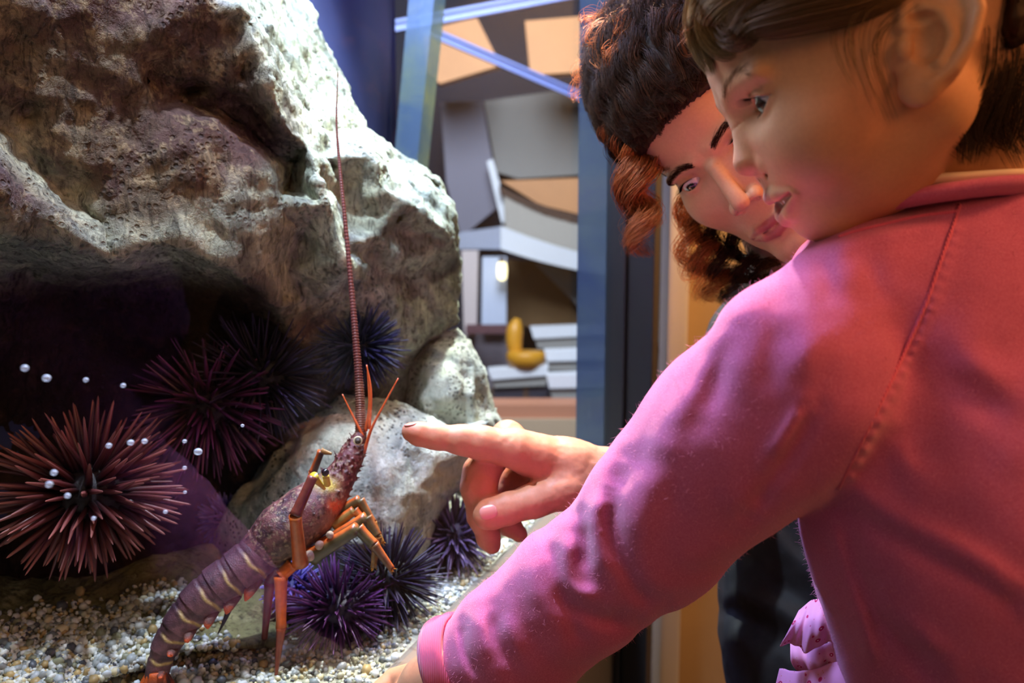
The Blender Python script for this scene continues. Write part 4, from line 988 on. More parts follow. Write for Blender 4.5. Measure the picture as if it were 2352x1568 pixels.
def skin_cols(q, f, base, blush, lip, brow=None, blush_at=(-24, 46, -30), blush_r=26, seed=0, redness=None):
    a = sym(q); C = np.tile(base, (len(q), 1)); bl = np.array(blush); lp = np.array(lip)
    w = np.exp(-dot2((a - np.array(blush_at)) / np.array([blush_r, blush_r, blush_r * 0.8]))); C = C + (bl - C) * (0.6 * w)[:, None]
    w = np.exp(-dot2((q - np.array([f['nose1'][0] + 6, 0, f['nose1'][2]])) / np.array([9, 9, 9]))); C = C + (bl - C) * (0.45 * w)[:, None]
    for A in (f['lip_up'], f['lip_dn']):
        l = np.minimum(sd_cone(a, A[0][:3], A[1][:3], A[0][3], A[1][3]), sd_cone(a, A[1][:3], A[2][:3], A[1][3], A[2][3])); C = C + (lp - C) * sstep(f.get('lipw', 0.7), f.get('lipw', 0.7) - 1.0, l)[:, None]
    m = f['mouth']; g = sd_cone(a, m[0][:3], m[1][:3], m[0][3], m[1][3]); inside = sstep(0.6, -0.6, g) * sstep(0.3, 1.0, 1.0 + 0 * g); C = C + (lp * 0.45 - C) * (inside * 0.9)[:, None]
    e = np.array(f['eye']); dd = np.sqrt(dot2((a - e) / np.array([1, 1.0, 1]))); w = sstep(f['eye_r'] * 1.5, f['eye_r'] * 1.1, dd) * 0.12; C = C + (bl * 0.8 - C) * w[:, None]
    return C * (1 + 0.05 * fbm(q, 0.06, 3, seed))[:, None]
q = HG.loc(V)
C = skin_cols(q, fg, srgb(220, 164, 120), srgb(214, 116, 86), srgb(202, 118, 108), blush_at=(-34, 50, -32), blush_r=30)
o = under('head', V, F, M_skin, GIRL); setcol(o.data, C); HEADG = o
gz = np.array([0.93, 0.16, -0.26]); gz /= np.linalg.norm(gz)
for sgn in (1, -1):
    e = np.array(fg['eye']) * [1, sgn, 1]; eyeball(HG, e, fg['eye_r'], gz, GIRL, (srgb(30, 18, 12), srgb(72, 46, 30), srgb(6, 5, 5)), sgn)
# upper front teeth
for k_, (l, u) in enumerate(((3.2, -50.2), (-3.2, -50.2), (9.0, -50.0))):
    V, F = lathe([(0.3, -3.2), (2.6, -3.0), (3.0, -1.0), (2.7, 2.0), (0.4, 2.6)], 14); V = V * [0.55, 1.0, 1.0] + np.array([10.5 - 0.09 * l * l * 0.6, l, u]); under('tooth', HG.w(V), F, M_teeth, GIRL)
rgh = np.random.default_rng(5)
# eyebrow and lashes
def on_face(H, f, q, n=6):
    "slide a point of the head onto the skin along F"
    q = np.array(q, float).copy()
    for _ in range(n * 3): q[:, 0] -= face_sdf(q, f) * 0.8
    return q
def brow(H, f, pts, m, L, rad, parent, col, rg, width, lean, sgn=1):
    c = resample(pts, m); c = c + np.stack([0 * c[:, 0], rg.normal(0, 0.4, m), rg.normal(0, width, m)], -1)
    c[:, 1] *= sgn; c = on_face(H, f, c); t = np.gradient(resample(pts, m), axis=0); t /= np.linalg.norm(t, axis=1, keepdims=True); t[:, 1] *= sgn
    s = np.linspace(0, 1, 5); S = c[:, None] + (t[:, None] * s[None, :, None] + np.array([0.12, 0, lean]) * s[None, :, None]) * L * rg.uniform(0.7, 1.2, (m, 1, 1))
    for j in range(1, 5): S[:, j] = on_face(H, f, S[:, j], 2) + [0.35, 0, 0]
    return hairmesh('eyebrow', H.w(S), np.array([1, 1, .9, .7, .3]) * rad, np.tile(col, (m, 1)), parent, mat=M_lash)
def lashes(H, f, m, L, rad, parent, col, sgn, lower=False):
    e = np.array(f['eye']); er = f['eye_r'] * 1.12; th = np.linspace(-0.5, 0.95, m); y = th * er * 0.86; ar = 1 - th ** 2
    z = f['slit'] + 0.06 * y + (-(f['open_dn']) if lower else f['open_up']) * ar; x = np.sqrt(np.maximum(er ** 2 - y ** 2 - z ** 2, 1))
    b = np.stack([x, y, z], -1); out = b / er; s = np.linspace(0, 1, 6); dirn = out + np.array([0.55, 0, 0]) + np.stack([0 * th, th * 0.35, 0 * th], -1)
    crv = np.array([0, 0, -0.25 if lower else 0.45]); dn = np.array([0, 0, 0.1 if lower else -0.25])
    S = b[:, None] + L * (dirn[:, None] * s[None, :, None] + dn * s[None, :, None] + crv * (s ** 2)[None, :, None]); S = S + e; S[..., 1] *= sgn
    return hairmesh('lower_lashes' if lower else 'upper_lashes', H.w(S), np.array([1, 1, .9, .7, .5, .2]) * rad, np.tile(col, (m, 1)), parent, mat=M_lash)
BRN = srgb(70, 50, 34)
for sgn in (1, -1):
    brow(HG, fg, [(0, 13, 14), (0, 20, 18), (0, 28, 20.5), (0, 36, 20), (0, 43, 16)], 170, 4.6, 0.00005, GIRL, srgb(112, 80, 54), rgh, 1.3, 0.25, sgn)
    lashes(HG, fg, 30, 5.2, 0.00009, GIRL, srgb(28, 18, 14), sgn); lashes(HG, fg, 22, 1.5, 0.00006, GIRL, srgb(70, 46, 36), sgn, True)
# hair: cap swept back over the skull, then locks
def f_cap(p):
    q = HG.loc(p); d = sd_ell(q, np.array(fg['skull_c']) + [-9, 0, 2], np.array(fg['skull_r']) + [3, 7, 7])
    d = smin(d, sd_cone(q, (-150, 0, 20), (-160, 10, -60), 34, 20), 20)
    x, u = q[:, 0], q[:, 2]
    front = 0.80 * (x + 14) + 0.55 * (52 - u)          # forehead hairline
    low = np.where(x > -118, 30 - u - 0.28 * (x + 90) * 0 , -40 - u)
    cut = smax(-(u - 40 - 0.28 * (x + 8)) * 0.9, -1e3 + 0 * x, 1.0)
    cut = np.where(x < -108, np.maximum(-(u + 42), (x + 108) * 0.8), cut)
    return smax(d, cut, 5) * HG.k
V, F = surface(f_cap, lo - 0.03, hi + 0.03, 0.0022)
N_ = normals(V, F); ql = HG.loc(V); V = V + N_ * (0.0016 * np.sin(ql[:, 1] * 0.9 + 2 * fbm(ql, 0.05, 2, 3)) + 0.0008 * fbm(ql * [0.2, 1, 1], 0.4, 2, 7))[:, None]
o = under('hair', V, F, M_hair, GIRL); setcol(o.data, np.array(srgb(52, 34, 20)) * (1 + 0.3 * fbm(ql * [0.15, 1, 1], 0.5, 3, 4))[:, None]); HAIRG = o
def px_lock(pts): return [P(*p_) for p_ in pts]
locks = []
def glock(pts, m, s0, s1, c, **kw):
    kw.setdefault('trim', 0.35); S = lock(px_lock(pts), m, 22, s0, s1, rgh, **kw); hs = np.clip(1 + rgh.normal(0, 0.25, (m, 1)), 0.5, 1.6)
    locks.append((S, np.array(c)[None] * hs))
FA = srgb(150, 118, 76); FB = srgb(116, 86, 54)
glock([(1950, -60, .425), (1800, -55, .43), (1690, -10, .445), (1640, 50, .462), (1660, 105, .462), (1702, 116, .455)], 520, .014, .0045, FA, mid=.013)
glock([(1930, -70, .43), (1760, -70, .435), (1650, -20, .455), (1612, 50, .475), (1610, 110, .480), (1636, 172, .474)], 480, .012, .003, FA, mid=.010)
glock([(1980, -40, .415), (1850, -30, .42), (1760, 10, .432), (1720, 45, .44), (1690, 80, .446), (1665, 60, .452)], 420, .012, .008, FB, mid=.012)
glock([(2060, -40, .41), (1960, 0, .412), (1860, 22, .418), (1790, 40, .426), (1735, 58, .435), (1700, 96, .446)], 460, .011, .005, FB, mid=.012)
glock([(2080, -30, .412), (2020, 20, .412), (1990, 70, .413), (1985, 130, .413), (2010, 210, .414), (2045, 290, .416)], 22, .012, .006, FB, frizz=.0002)
glock([(2020, -20, .412), (1960, 30, .412), (1940, 80, .413), (1950, 140, .412), (1975, 200, .411)], 14, .012, .006, FB, frizz=.0002)
glock([(1740, -60, .45), (1640, -40, .468), (1606, 20, .480), (1602, 85, .482), (1620, 150, .478)], 260, .010, .004, FA, frizz=.00010, mid=.009)
glock([(1780, -90, .47), (1660, -70, .485), (1612, 0, .494), (1606, 70, .494), (1622, 130, .490)], 260, .012, .005, FA, frizz=.0001, mid=.010)
glock([(1700, -40, .455), (1630, 20, .47), (1590, 70, .48), (1545, 130, .485)], 5, .004, .006, srgb(190, 120, 70), frizz=.0004)
glock([(1690, -40, .455), (1600, 40, .47), (1562, 70, .48), (1575, 120, .485), (1600, 110, .485)], 4, .004, .006, srgb(190, 120, 70), frizz=.0003)
glock([(1750, -50, .45), (1680, 0, .46), (1640, -10, .47), (1600, -40, .48)], 30, .010, .012, srgb(170, 100, 56), frizz=.0006)
# behind the ear and down the nape
for k_ in range(16):
    x0 = 2238 + 14 * k_ + rgh.normal(0, 6); dd = .434 + .003 * k_
    glock([(x0 - 20, -60, dd), (x0 + 4, 60, dd - .004), (x0 - 8 + rgh.normal(0, 10), 180, dd), (x0 - 40 + rgh.normal(0, 16), 290, dd + .006), (x0 - 30 + rgh.normal(0, 24), 370 + rgh.normal(0, 14), dd + .012)], 120, .010, .006, srgb(44, 30, 20), mid=.011)
glock([(2250, 150, .462), (2200, 230, .468), (2145, 290, .474), (2128, 320, .476), (2110, 370, .476), (2085, 410, .474)], 3, .0015, .001, srgb(40, 24, 16))
glock([(2260, 190, .462), (2190, 290, .47), (2170, 330, .474), (2125, 400, .474)], 2, .001, .001, srgb(40, 24, 16))
glock([(2140, 325, .475), (2200, 335, .468), (2270, 322, .466)], 8, .001, .003, srgb(40, 24, 16))
S = np.concatenate([l[0] for l in locks]); Cc = np.concatenate([l[1] for l in locks]); R = np.full(len(S), 0.00015)
hairmesh('hair_strands', S, R[:, None] * np.array([1] * 16 + [.95, .9, .8, .7, .5, .25])[None], Cc, HAIRG, kind='stuff')

# ------------------------------------------------------------------ pink sweater
AR = [pr(1838, 885, .480, 212), pr(1690, 1000, .515, 190), pr(1556, 1138, .548, 166), pr(1478, 1236, .570, 146), pr(1330, 1345, .600, 138), pr(1190, 1470, .630, 126), pr(1085, 1525, .652, 104)]
TO = [pr(2120, 770, .520, 296), pr(2225, 1130, .525, 322), pr(2318, 1620, .545, 352)]
TO2 = [pr(2130, 780, .600, 300), pr(2230, 1130, .620, 330), pr(2310, 1620, .620, 360)]
sh_far = pr(2000, 760, .66, 190)
FOLDS = [  # polyline, width, height (+ ridge, - groove), photo units
 ([(1520, 1050), (1490, 1140), (1468, 1230), (1462, 1320)], 40, 13), ([(1440, 1060), (1408, 1160), (1424, 1270), (1462, 1350), (1515, 1392)], 26, -14), ([(1404, 1130), (1368, 1180), (1374, 1260), (1405, 1335)], 24, 13),
 ([(1340, 1190), (1346, 1260), (1342, 1325)], 22, -12), ([(1305, 1215), (1298, 1290), (1314, 1350), (1385, 1388)], 24, 13), ([(1300, 1378), (1360, 1412), (1450, 1428)], 24, -15), ([(1262, 1228), (1282, 1300), (1300, 1390), (1335, 1490)], 22, -11),
 ([(1852, 928), (1800, 1005), (1765, 1060)], 20, 14), ([(1872, 940), (1815, 1040), (1720, 1175)], 22, -14), ([(1890, 740), (1850, 830), (1832, 890)], 34, 10), ([(1800, 720), (1770, 830), (1760, 930)], 34, -9), ([(1672, 760), (1655, 860), (1610, 960)], 26, -8), ([(1620, 800), (1590, 900), (1530, 1010)], 30, 8),
 ([(2205, 500), (2140, 700), (2058, 890), (1940, 1126)], 10, 5),
 ([(1921, 1120), (2030, 1180), (2154, 1245), (2250, 1300), (2360, 1380)], 38, 17), ([(1935, 1150), (2050, 1225), (2160, 1285), (2260, 1340), (2360, 1420)], 30, -15),
 ([(1930, 1180), (1960, 1300), (2000, 1370), (2090, 1480), (2150, 1568)], 34, -16), ([(1915, 1200), (1940, 1290), (1980, 1420), (2010, 1540)], 22, 12), ([(1990, 1350), (2060, 1420), (2180, 1520)], 30, 12),
 ([(2050, 990), (2080, 1060), (2110, 1120)], 30, 9), ([(2130, 850), (2220, 900), (2330, 970)], 40, -10), ([(2170, 800), (2260, 850), (2352, 900)], 40, 10),
 ([(1900, 580), (1960, 556), (2080, 530), (2180, 510)], 22, 8), ([(1880, 560), (1900, 640), (1910, 720)], 26, -8), ([(1990, 560), (2010, 650), (2060, 720)], 30, -7),
 ([(1130, 1400), (1140, 1470), (1180, 1540)], 20, -9), ([(1090, 1390), (1105, 1450), (1130, 1530)], 24, 9), ([(1160, 1400), (1190, 1490), (1215, 1520)], 24, 9), ([(1240, 1260), (1225, 1330), (1240, 1410)], 26, 8), ([(1060, 1430), (1070, 1500), (1100, 1560)], 12, -7)]
FOLDP = [(resample(np.array(pl, float), 24), w, h) for pl, w, h in FOLDS]
def folds(p):
    x, y, d = pix(p); e = np.zeros(len(p))
    for pl, w, h in FOLDP:
        m = (x > pl[:, 0].min() - 3 * w) & (x < pl[:, 0].max() + 3 * w) & (y > pl[:, 1].min() - 3 * w) & (y < pl[:, 1].max() + 3 * w)
        if not m.any(): continue
        q = np.stack([x[m], y[m]], -1); best = np.full(len(q), 1e9)
        for c in pl: best = np.minimum(best, dot2(q - c))
        # taper at ends
        t0 = np.sqrt(np.minimum(dot2(q - pl[0]), dot2(q - pl[-1]))); tp = 0.35 + 0.65 * sstep(0, 2.2 * w, t0)
        e[m] += h * tp * np.exp(-best / (w * w))
    return 1.4 * e * d / FPX
def f_sweat(p):
    d = sd_chain(p, AR, 0.03)
    t = smin(sd_chain(p, TO, 0.06), sd_chain(p, TO2, 0.06), 0.05)
    d = smin(d, t, 0.022)
    d = smin(d, sd_sphere(p, sh_far[:3], sh_far[3]), 0.05)
    # shoulder slope up to the neck
    d = smin(d, sd_cone(p, pr(1960, 640, .52, 1)[:3], pr(2300, 560, .50, 1)[:3], 118 * .52 / FPX, 150 * .50 / FPX), 0.03)
    d = smin(d, sd_cone(p, pr(1800, 790, .475, 1)[:3], pr(1985, 645, .49, 1)[:3], 150 * .475 / FPX, 136 * .49 / FPX), 0.02)
    d = d + 0.0018 * fbm(p, 26, 2, 6)
    # open sleeve end
    e = P(1020, 1520, .655); ax = P(1085, 1525, .652) - e; ax = P(1150, 1478, .64) - P(1010, 1520, .660); ax /= np.linalg.norm(ax)
    d = smax(d, -((p - e) @ ax), 0.004)
    near = d < 0.03
    if near.any(): d[near] -= folds(p[near])
    d = smax(d, p[:, 2] - 9, 0.01)
    return d
V, F = surface(f_sweat, (-0.09, 0.32, 0.58), (0.56, 0.80, 1.17), 0.0021, slack=2.0)
M_pink = NT('pink_fleece'); _co = M_pink.coords()
M_pink.l(M_pink.ramp(M_pink.noise(900, 3, 0.6, _co), [(0.3, srgb(194, 90, 132)), (0.7, srgb(212, 114, 158))]), M_pink.b.inputs['Base Color'])
M_pink.setb(Roughness=0.95, Sheen_Weight=0.35, Sheen_Roughness=0.45, Sheen_Tint=(1, 0.85, 0.95, 1)); M_pink.b.inputs['Specular IOR Level'].default_value = 0.1
M_pink.bump(M_pink.noise(1400, 4, 0.7, _co), 0.35, 0.0012); M_pink = M_pink.m
SW = under('sweater', V, F, M_pink, GIRL)
SWV, SWF = V, F
from mathutils.bvhtree import BVHTree
bvh = BVHTree.FromPolygons([tuple(v) for v in V], [tuple(f) for f in F.tolist()])
def on_mesh(pts, lift=0.0, tree=None):
    out = []
    for x, y in pts:
        dr = P(x, y, 1.0) - CAM; dr /= np.linalg.norm(dr); h = (tree or bvh).ray_cast(Vector(CAM), Vector(dr))
        if h[0] is not None: out.append(np.array(h[0]) + np.array(h[1]) * lift)
    return np.array(out)
M_cuff = NT('pink_rib'); M_cuff.setb(Base_Color=(*srgb(222, 92, 130), 1), Roughness=0.9, Sheen_Weight=0.3)
_w = M_cuff.n('ShaderNodeTexWave'); _w.inputs['Scale'].default_value = 220; M_cuff.l(M_cuff.coords(), _w.inputs['Vector']); M_cuff.bump(_w.outputs['Fac'], 0.4, 0.001); M_cuff = M_cuff.m
for pl in ([(2204, 470), (2196, 500), (2160, 600), (2126, 700), (2085, 792), (2043, 883), (1975, 1020), (1925, 1122)], [(1925, 545), (1960, 533), (2020, 518), (2110, 497), (2200, 486)]):
    q = on_mesh(resample(np.array(pl, float), 70), 0.0002)
    for _ in range(12): q[1:-1] = 0.5 * q[1:-1] + 0.25 * (q[2:] + q[:-2])
    V, F = tube(q, 0.0011, 8); under('seam', V, F, M_cuff, SW)
# ribbed cuff: a band round the sleeve end
e = P(1018, 1522, .655); ax = P(1150, 1478, .64) - P(1010, 1520, .660); ax /= np.linalg.norm(ax)
def band(c, ax, r0, w, th, k=64, squash=1.0):
    a = np.cross(ax, UPV); a /= np.linalg.norm(a); b = np.cross(a, ax); ph = np.arange(k) * 2 * math.pi / k
    prof = [(-w, -th), (-w, th * 0.6), (-w * 0.5, th), (0, th * 0.75), (w * 0.5, th), (w, th * 0.6), (w, -th)]
    V = np.array([c + ax * z + (r0 + t) * (np.cos(f_) * a + squash * np.sin(f_) * b) for f_ in ph for z, t in prof]); m = len(prof)
    F = np.array([(i * m + j, i * m + (j + 1) % m, ((i + 1) % k) * m + (j + 1) % m, ((i + 1) % k) * m + j) for i in range(k) for j in range(m)]); return V, F
V, F = band(e + ax * 0.010, ax, 0.0330, 0.0105, 0.0028); under('cuff', V, F, M_cuff, SW)
# collar band and pale undershirt edge
cp = resample([P(1886, 580, .545), P(1905, 525, .515), P(1960, 488, .488), (P(2060, 462, .470)), P(2180, 440, .462), P(2330, 425, .466), P(2450, 440, .50), P(2480, 480, .56), P(2380, 520, .61), P(2150, 540, .63), P(1960, 590, .60), P(1886, 590, .56)], 90)
V, F = tube(cp, 0.0088, 14, 0.55, up=camdir(-0.3, 0.9, 0.2)); under('collar', V, F, M_pink, SW)
cp2 = resample([P(1960, 478, .50), P(1990, 452, .485), P(2050, 432, .474), P(2110, 418, .470), P(2200, 412, .468), P(2340, 406, .472), P(2480, 420, .50)], 50)
V, F = tube(cp2, 0.0075, 12, 0.45, up=camdir(-0.3, 0.9, 0.2)); under('undershirt', V, F, plain('cream_cotton', srgb(236, 214, 190), 0.9), GIRL)
# fuzz of the fleece
rgf = np.random.default_rng(3); tri = SWF[rgf.integers(0, len(SWF), 26000)]; Nn = normals(SWV, SWF)
b = SWV[tri[:, 0]] * 0.5 + SWV[tri[:, 1]] * 0.25 + SWV[tri[:, 2]] * 0.25; nn = Nn[tri[:, 0]]
x_, y_, _ = pix(b); m = (x_ > 950) & (x_ < 2400) & (y_ > 350) & (y_ < 1620) & ((nn * (b - CAM)).sum(1) < 0.03); b, nn = b[m], nn[m]
dr = nn + rgf.normal(0, 0.55, nn.shape); dr /= np.linalg.norm(dr, axis=1, keepdims=True); cv = rgf.normal(0, 0.5, nn.shape); s = np.linspace(0, 1, 4)
S = b[:, None] + 0.0022 * (dr[:, None] * s[None, :, None] + cv[:, None] * (s ** 2)[None, :, None]) * rgf.uniform(0.5, 1.3, (len(b), 1, 1))
Vf, Ff = strands(S, np.array([1, .9, .7, .3]) * 0.00007, 3); under('fuzz', Vf, Ff, plain('pink_fibre', srgb(240, 150, 182), 0.9), SW, kind='stuff')
# left hand resting on the glass sill, cut by the frame
HD = [pr(1060, 1520, .652, 64), pr(985, 1570, .668, 60), pr(930, 1640, .682, 58)]
fing = [[pr(930, 1610, .690, 24), pr(860, 1680, .690, 21), pr(820, 1740, .680, 18)], [pr(930, 1650, .690, 26), pr(880, 1760, .700, 22), pr(860, 1830, .702, 18)], [pr(960, 1670, .684, 26), pr(930, 1790, .692, 22), pr(915, 1850, .694, 18)], [pr(990, 1670, .678, 24), pr(980, 1770, .684, 20), pr(975, 1820, .684, 17)],
        [pr(985, 1545, .690, 34), pr(905, 1560, .700, 26), pr(850, 1602, .688, 20)]]
def f_hand(p):
    d = sd_chain(p, HD, 0.01)
    for c in fing: d = smin(d, sd_chain(p, c), 0.006)
    return d
V, F = surface(f_hand, (-0.20, 0.54, 0.60), (0.0, 0.80, 0.82), 0.0014); C = np.tile(srgb(206, 150, 112), (len(V), 1)) * (1 + 0.08 * fbm(V, 60, 3, 2))[:, None]
o = under('hand', V, F, M_skin, GIRL); setcol(o.data, C)

# floral ruffled skirt showing past the hem
M_floral = NT('floral_cotton'); _co = M_floral.coords('UV')
_v = M_floral.n('ShaderNodeTexVoronoi'); _v.inputs['Scale'].default_value = 1.0; _v.inputs['Randomness'].default_value = 0.75; M_floral.l(_co, _v.inputs['Vector'])
_ring = M_floral.ramp(_v.outputs['Distance'], [(0.05, (0.95, 0.75, 0.8)), (0.09, (0.95, 0.75, 0.8)), (0.13, srgb(190, 20, 84)), (0.27, srgb(200, 30, 96)), (0.31, srgb(238, 160, 196)), (1.0, srgb(238, 160, 196))])
_dots = M_floral.ramp(M_floral.voro(2.3, _co), [(0.10, srgb(236, 214, 120)), (0.15, (1, 1, 1))])
M_floral.l(M_floral.mix(1.0, _ring, _dots, 'MULTIPLY'), M_floral.b.inputs['Base Color']); M_floral.setb(Roughness=0.85); M_floral = M_floral.m
def ruffle(top, bot, nu, nv, amp, waves, ph, uvs):
    tp = resample([P(*p_) for p_ in top], nu); bt = resample([P(*p_) for p_ in bot], nu); u = np.linspace(0, 1, nu)
    V = []; UV = []
    for v in np.linspace(0, 1, nv):
        c = tp * (1 - v) + bt * v; nrm = -FWD * 0.8 - RGT * 0.4
        wv = amp * (0.15 + 0.85 * v) * (np.sin(2 * math.pi * waves * u + ph + 1.2 * v) + 0.4 * np.sin(2 * math.pi * waves * 2.3 * u + 2 * ph)) + 0.010 * math.sin(math.pi * v)
        V.append(c + wv[:, None] * nrm); UV += [(uu * uvs[0] * 2.2, v * uvs[1] * 2.2 + ph) for uu in u]
    V = np.vstack(V); i, j = np.meshgrid(np.arange(nv - 1), np.arange(nu - 1), indexing='ij')
    F = np.stack([i * nu + j, (i + 1) * nu + j, (i + 1) * nu + j + 1, i * nu + j + 1], -1).reshape(-1, 4)
    return V, F, np.array(UV)
def add_ruffle(name, *a):
    V, F, UV = ruffle(*a); o = under(name, V, F, M_floral, GIRL); l = o.data.uv_layers.new(name='UVMap'); vi = np.zeros(len(o.data.loops), np.int32); o.data.loops.foreach_get('vertex_index', vi)
    l.data.foreach_set('uv', UV[vi].astype(np.float32).ravel()); md = o.modifiers.new('thickness', 'SOLIDIFY'); md.thickness = 0.0015
add_ruffle('skirt_ruffle', [(1835, 1400, .60), (1870, 1376, .595), (1915, 1378, .59), (1990, 1400, .585)], [(1795, 1476, .59), (1850, 1492, .58), (1920, 1480, .57), (2010, 1500, .565)], 90, 26, .0065, 2.6, 0.6, (4, 2.6))
add_ruffle('skirt_ruffle', [(1815, 1470, .605), (1880, 1480, .595), (1940, 1470, .585), (2010, 1480, .58)], [(1832, 1545, .60), (1890, 1548, .59), (1950, 1520, .575), (2020, 1530, .57)], 90, 22, .006, 3.1, 2.1, (4.2, 2.2))
add_ruffle('skirt_ruffle', [(1790, 1535, .60), (1850, 1540, .585), (1920, 1520, .57), (2020, 1500, .56)], [(1770, 1640, .60), (1850, 1660, .58), (1940, 1650, .56), (2050, 1660, .55)], 100, 26, .007, 3.4, 4.0, (5, 2.8))
# ================================================================== the woman
WOM = thing('person', P(1920, 1600, .93), 'curly-haired woman in black crouching behind the child and pointing', 'person')
E_ = np.array([0.735, 0.678]); yw = math.radians(43)
Ew = E_[0] * RGT + E_[1] * UPV; Uw0 = -E_[1] * RGT + E_[0] * UPV
Fw = -math.sin(yw) * Ew - math.cos(yw) * FWD; pt_ = math.radians(7); Fw2 = Fw * math.cos(pt_) - Uw0 * math.sin(pt_); Uw = Uw0 * math.cos(pt_) + Fw * math.sin(pt_)
HW = Head(P(1642, 372, .742), Fw2, Uw, 1.03e-3)
fw = dict(skull_c=(-86, 0, 46), skull_r=(97, 75, 92), face_c=(-46, 0, -38), face_r=(56, 58, 78), cheek_c=(-24, 37, -26), cheek_r=25, chin=(-2, 0, -102, 17), jaw=(-72, 48, -62, 17),
          muz_c=(-6, 0, -69), muz_r=(20, 26, 22), eye=(-10.0, 31, 0), eye_r=12.2, open_up=4.9, open_dn=3.9, slit=-0.5,
          nose0=(9, 0, -2, 5.5), nose1=(21.5, 0, -38, 7.8), ala=(12.5, 11, -41.5, 6.8),
          lip_up=((0, 25, -73, 2.0), (0.4, 11, -68.5, 3.6), (0.8, 0, -69.5, 3.9)), lip_dn=((0, 25, -74.5, 1.8), (0.4, 12, -78, 4.3), (0.6, 0, -79.5, 5.0)),
          mouth=((2, 25, -73.8, 0.6), (3, 0, -74, 0.9)))
fit_mouth(fw); fw['lipw'] = 1.1
wn0, wn1 = HW.loc(P(1800, 480, .86)), HW.loc(P(1900, 700, .95))
def f_wom(p):
    q = HW.loc(p); d = face_sdf(q, fw); d = smin(d, sd_cone(q, wn0, wn1, 50, 56), 14)
    return add_ear(d, q, (-92, 76, -14), math.radians(15), 1.05) * HW.k
cs = np.array([HW.w((a, b, c)) for a in (-190, 42) for b in (-88, 95) for c in (-150, 145)]); lo, hi = cs.min(0), cs.max(0)
V, F = surface(f_wom, lo, hi, 0.0014); q = HW.loc(V)
C = skin_cols(q, fw, srgb(206, 160, 126), srgb(196, 112, 90), srgb(174, 100, 96), blush_at=(-14, 34, -38), blush_r=24, seed=4)
o = under('head', V, F, M_skin, WOM); setcol(o.data, C)
gz = np.array([0.86, -0.10, -0.42]); gz /= np.linalg.norm(gz); rgw = np.random.default_rng(21)
for sgn in (1, -1):
    eyeball(HW, np.array(fw['eye']) * [1, sgn, 1], fw['eye_r'], gz, WOM, (srgb(24, 16, 14), srgb(58, 40, 34), srgb(5, 4, 5)), sgn)
    brow(HW, fw, [(0, 11, 11.5), (0, 18, 14), (0, 29, 16.5), (0, 40, 15), (0, 47, 10)], 420, 5.5, 0.00012, WOM, srgb(48, 30, 22), rgw, 1.5, 0.12, sgn)
    lashes(HW, fw, 40, 5.0, 0.00016, WOM, srgb(20, 12, 10), sgn)
def f_wcap(p):
    q = HW.loc(p); d = sd_ell(q, np.array(fw['skull_c']) + [-4, 0, 4], np.array(fw['skull_r']) + [8, 12, 12])
    x, u, a = q[:, 0], q[:, 2], np.abs(q[:, 1])
    cut = np.where(x > -70, -(u - 64 + 0.010 * a * a * 0.55 + 0.25 * (x + 30)) * 0.9, np.maximum(-(u + 50), (x + 70) * 0.6 - 20))
    return smax(d, cut, 5) * HW.k
V, F = surface(f_wcap, lo - 0.04, hi + 0.04, 0.0026); N_ = normals(V, F); ql = HW.loc(V)
V = V + N_ * (0.0007 * np.sin(ql[:, 1] * 1.6 + 5 * fbm(ql, 0.05, 2, 3)) + 0.0008 * fbm(ql, 0.2, 3, 7))[:, None]
HAIRW = under('hair', V, F, M_hair, WOM); setcol(HAIRW.data, np.array(srgb(46, 28, 18)) * (1 + 0.3 * fbm(ql, 0.3, 3, 4))[:, None])
wl = []
def wlock(guide, m, s0, s1, c, n=44, **kw):
    S = lock(guide, m, n, s0, s1, rgw, **kw); hs = np.clip(1 + rgw.normal(0, 0.3, (m, 1)), 0.5, 1.8); wl.append((S, np.array(c)[None] * hs))
DK, RD_LIT, AU_LIT = srgb(56, 35, 22), srgb(156, 86, 44), srgb(206, 120, 60)  # red and orange tones brightened: backlight put into the strand colour
# swept-back waves over the crown, along the hairline
cc_, rr_ = np.array([-90.0, 0, 50]), np.array([106.0, 89, 106])
def crown(be, ph, lift=1.0): return HW.w(cc_ + rr_ * lift * np.array([math.cos(ph) * math.cos(be), math.sin(be), math.sin(ph) * math.cos(be)]))
for k_ in range(46):
    be = math.radians(-76 + 152 * k_ / 45 + rgw.normal(0, 1.5)); p0_ = math.radians(5 + rgw.normal(0, 2.5) + 0.02 * abs(math.degrees(be)))
    ph = p0_ + (math.radians(175) - p0_) * np.linspace(0, 1, 7)
    g = [crown(be + 0.05 * math.sin(3 * i + k_), f_, 1.012 + 0.02 * min(i, 2) / 2 + rgw.normal(0, .006)) for i, f_ in enumerate(ph)]
    wlock(g, 90, .004, .009, DK if k_ % 3 else srgb(74, 46, 28), curl=.0040, turns=9, frizz=.00012, mid=.008)
for k_ in range(150):      # fine hair along the hairline
    be = math.radians(rgw.uniform(-70, 70)); f0_ = math.radians(rgw.uniform(0, 7) + 0.02 * abs(math.degrees(be)))
    wlock([crown(be, f0_, 0.99), crown(be + rgw.normal(0, .04), f0_ + 0.06, 1.005), crown(be + rgw.normal(0, .08), f0_ + 0.14, 1.02), crown(be + rgw.normal(0, .1), f0_ + 0.22, 1.025)], 10, .002, .004, DK, frizz=.0001)
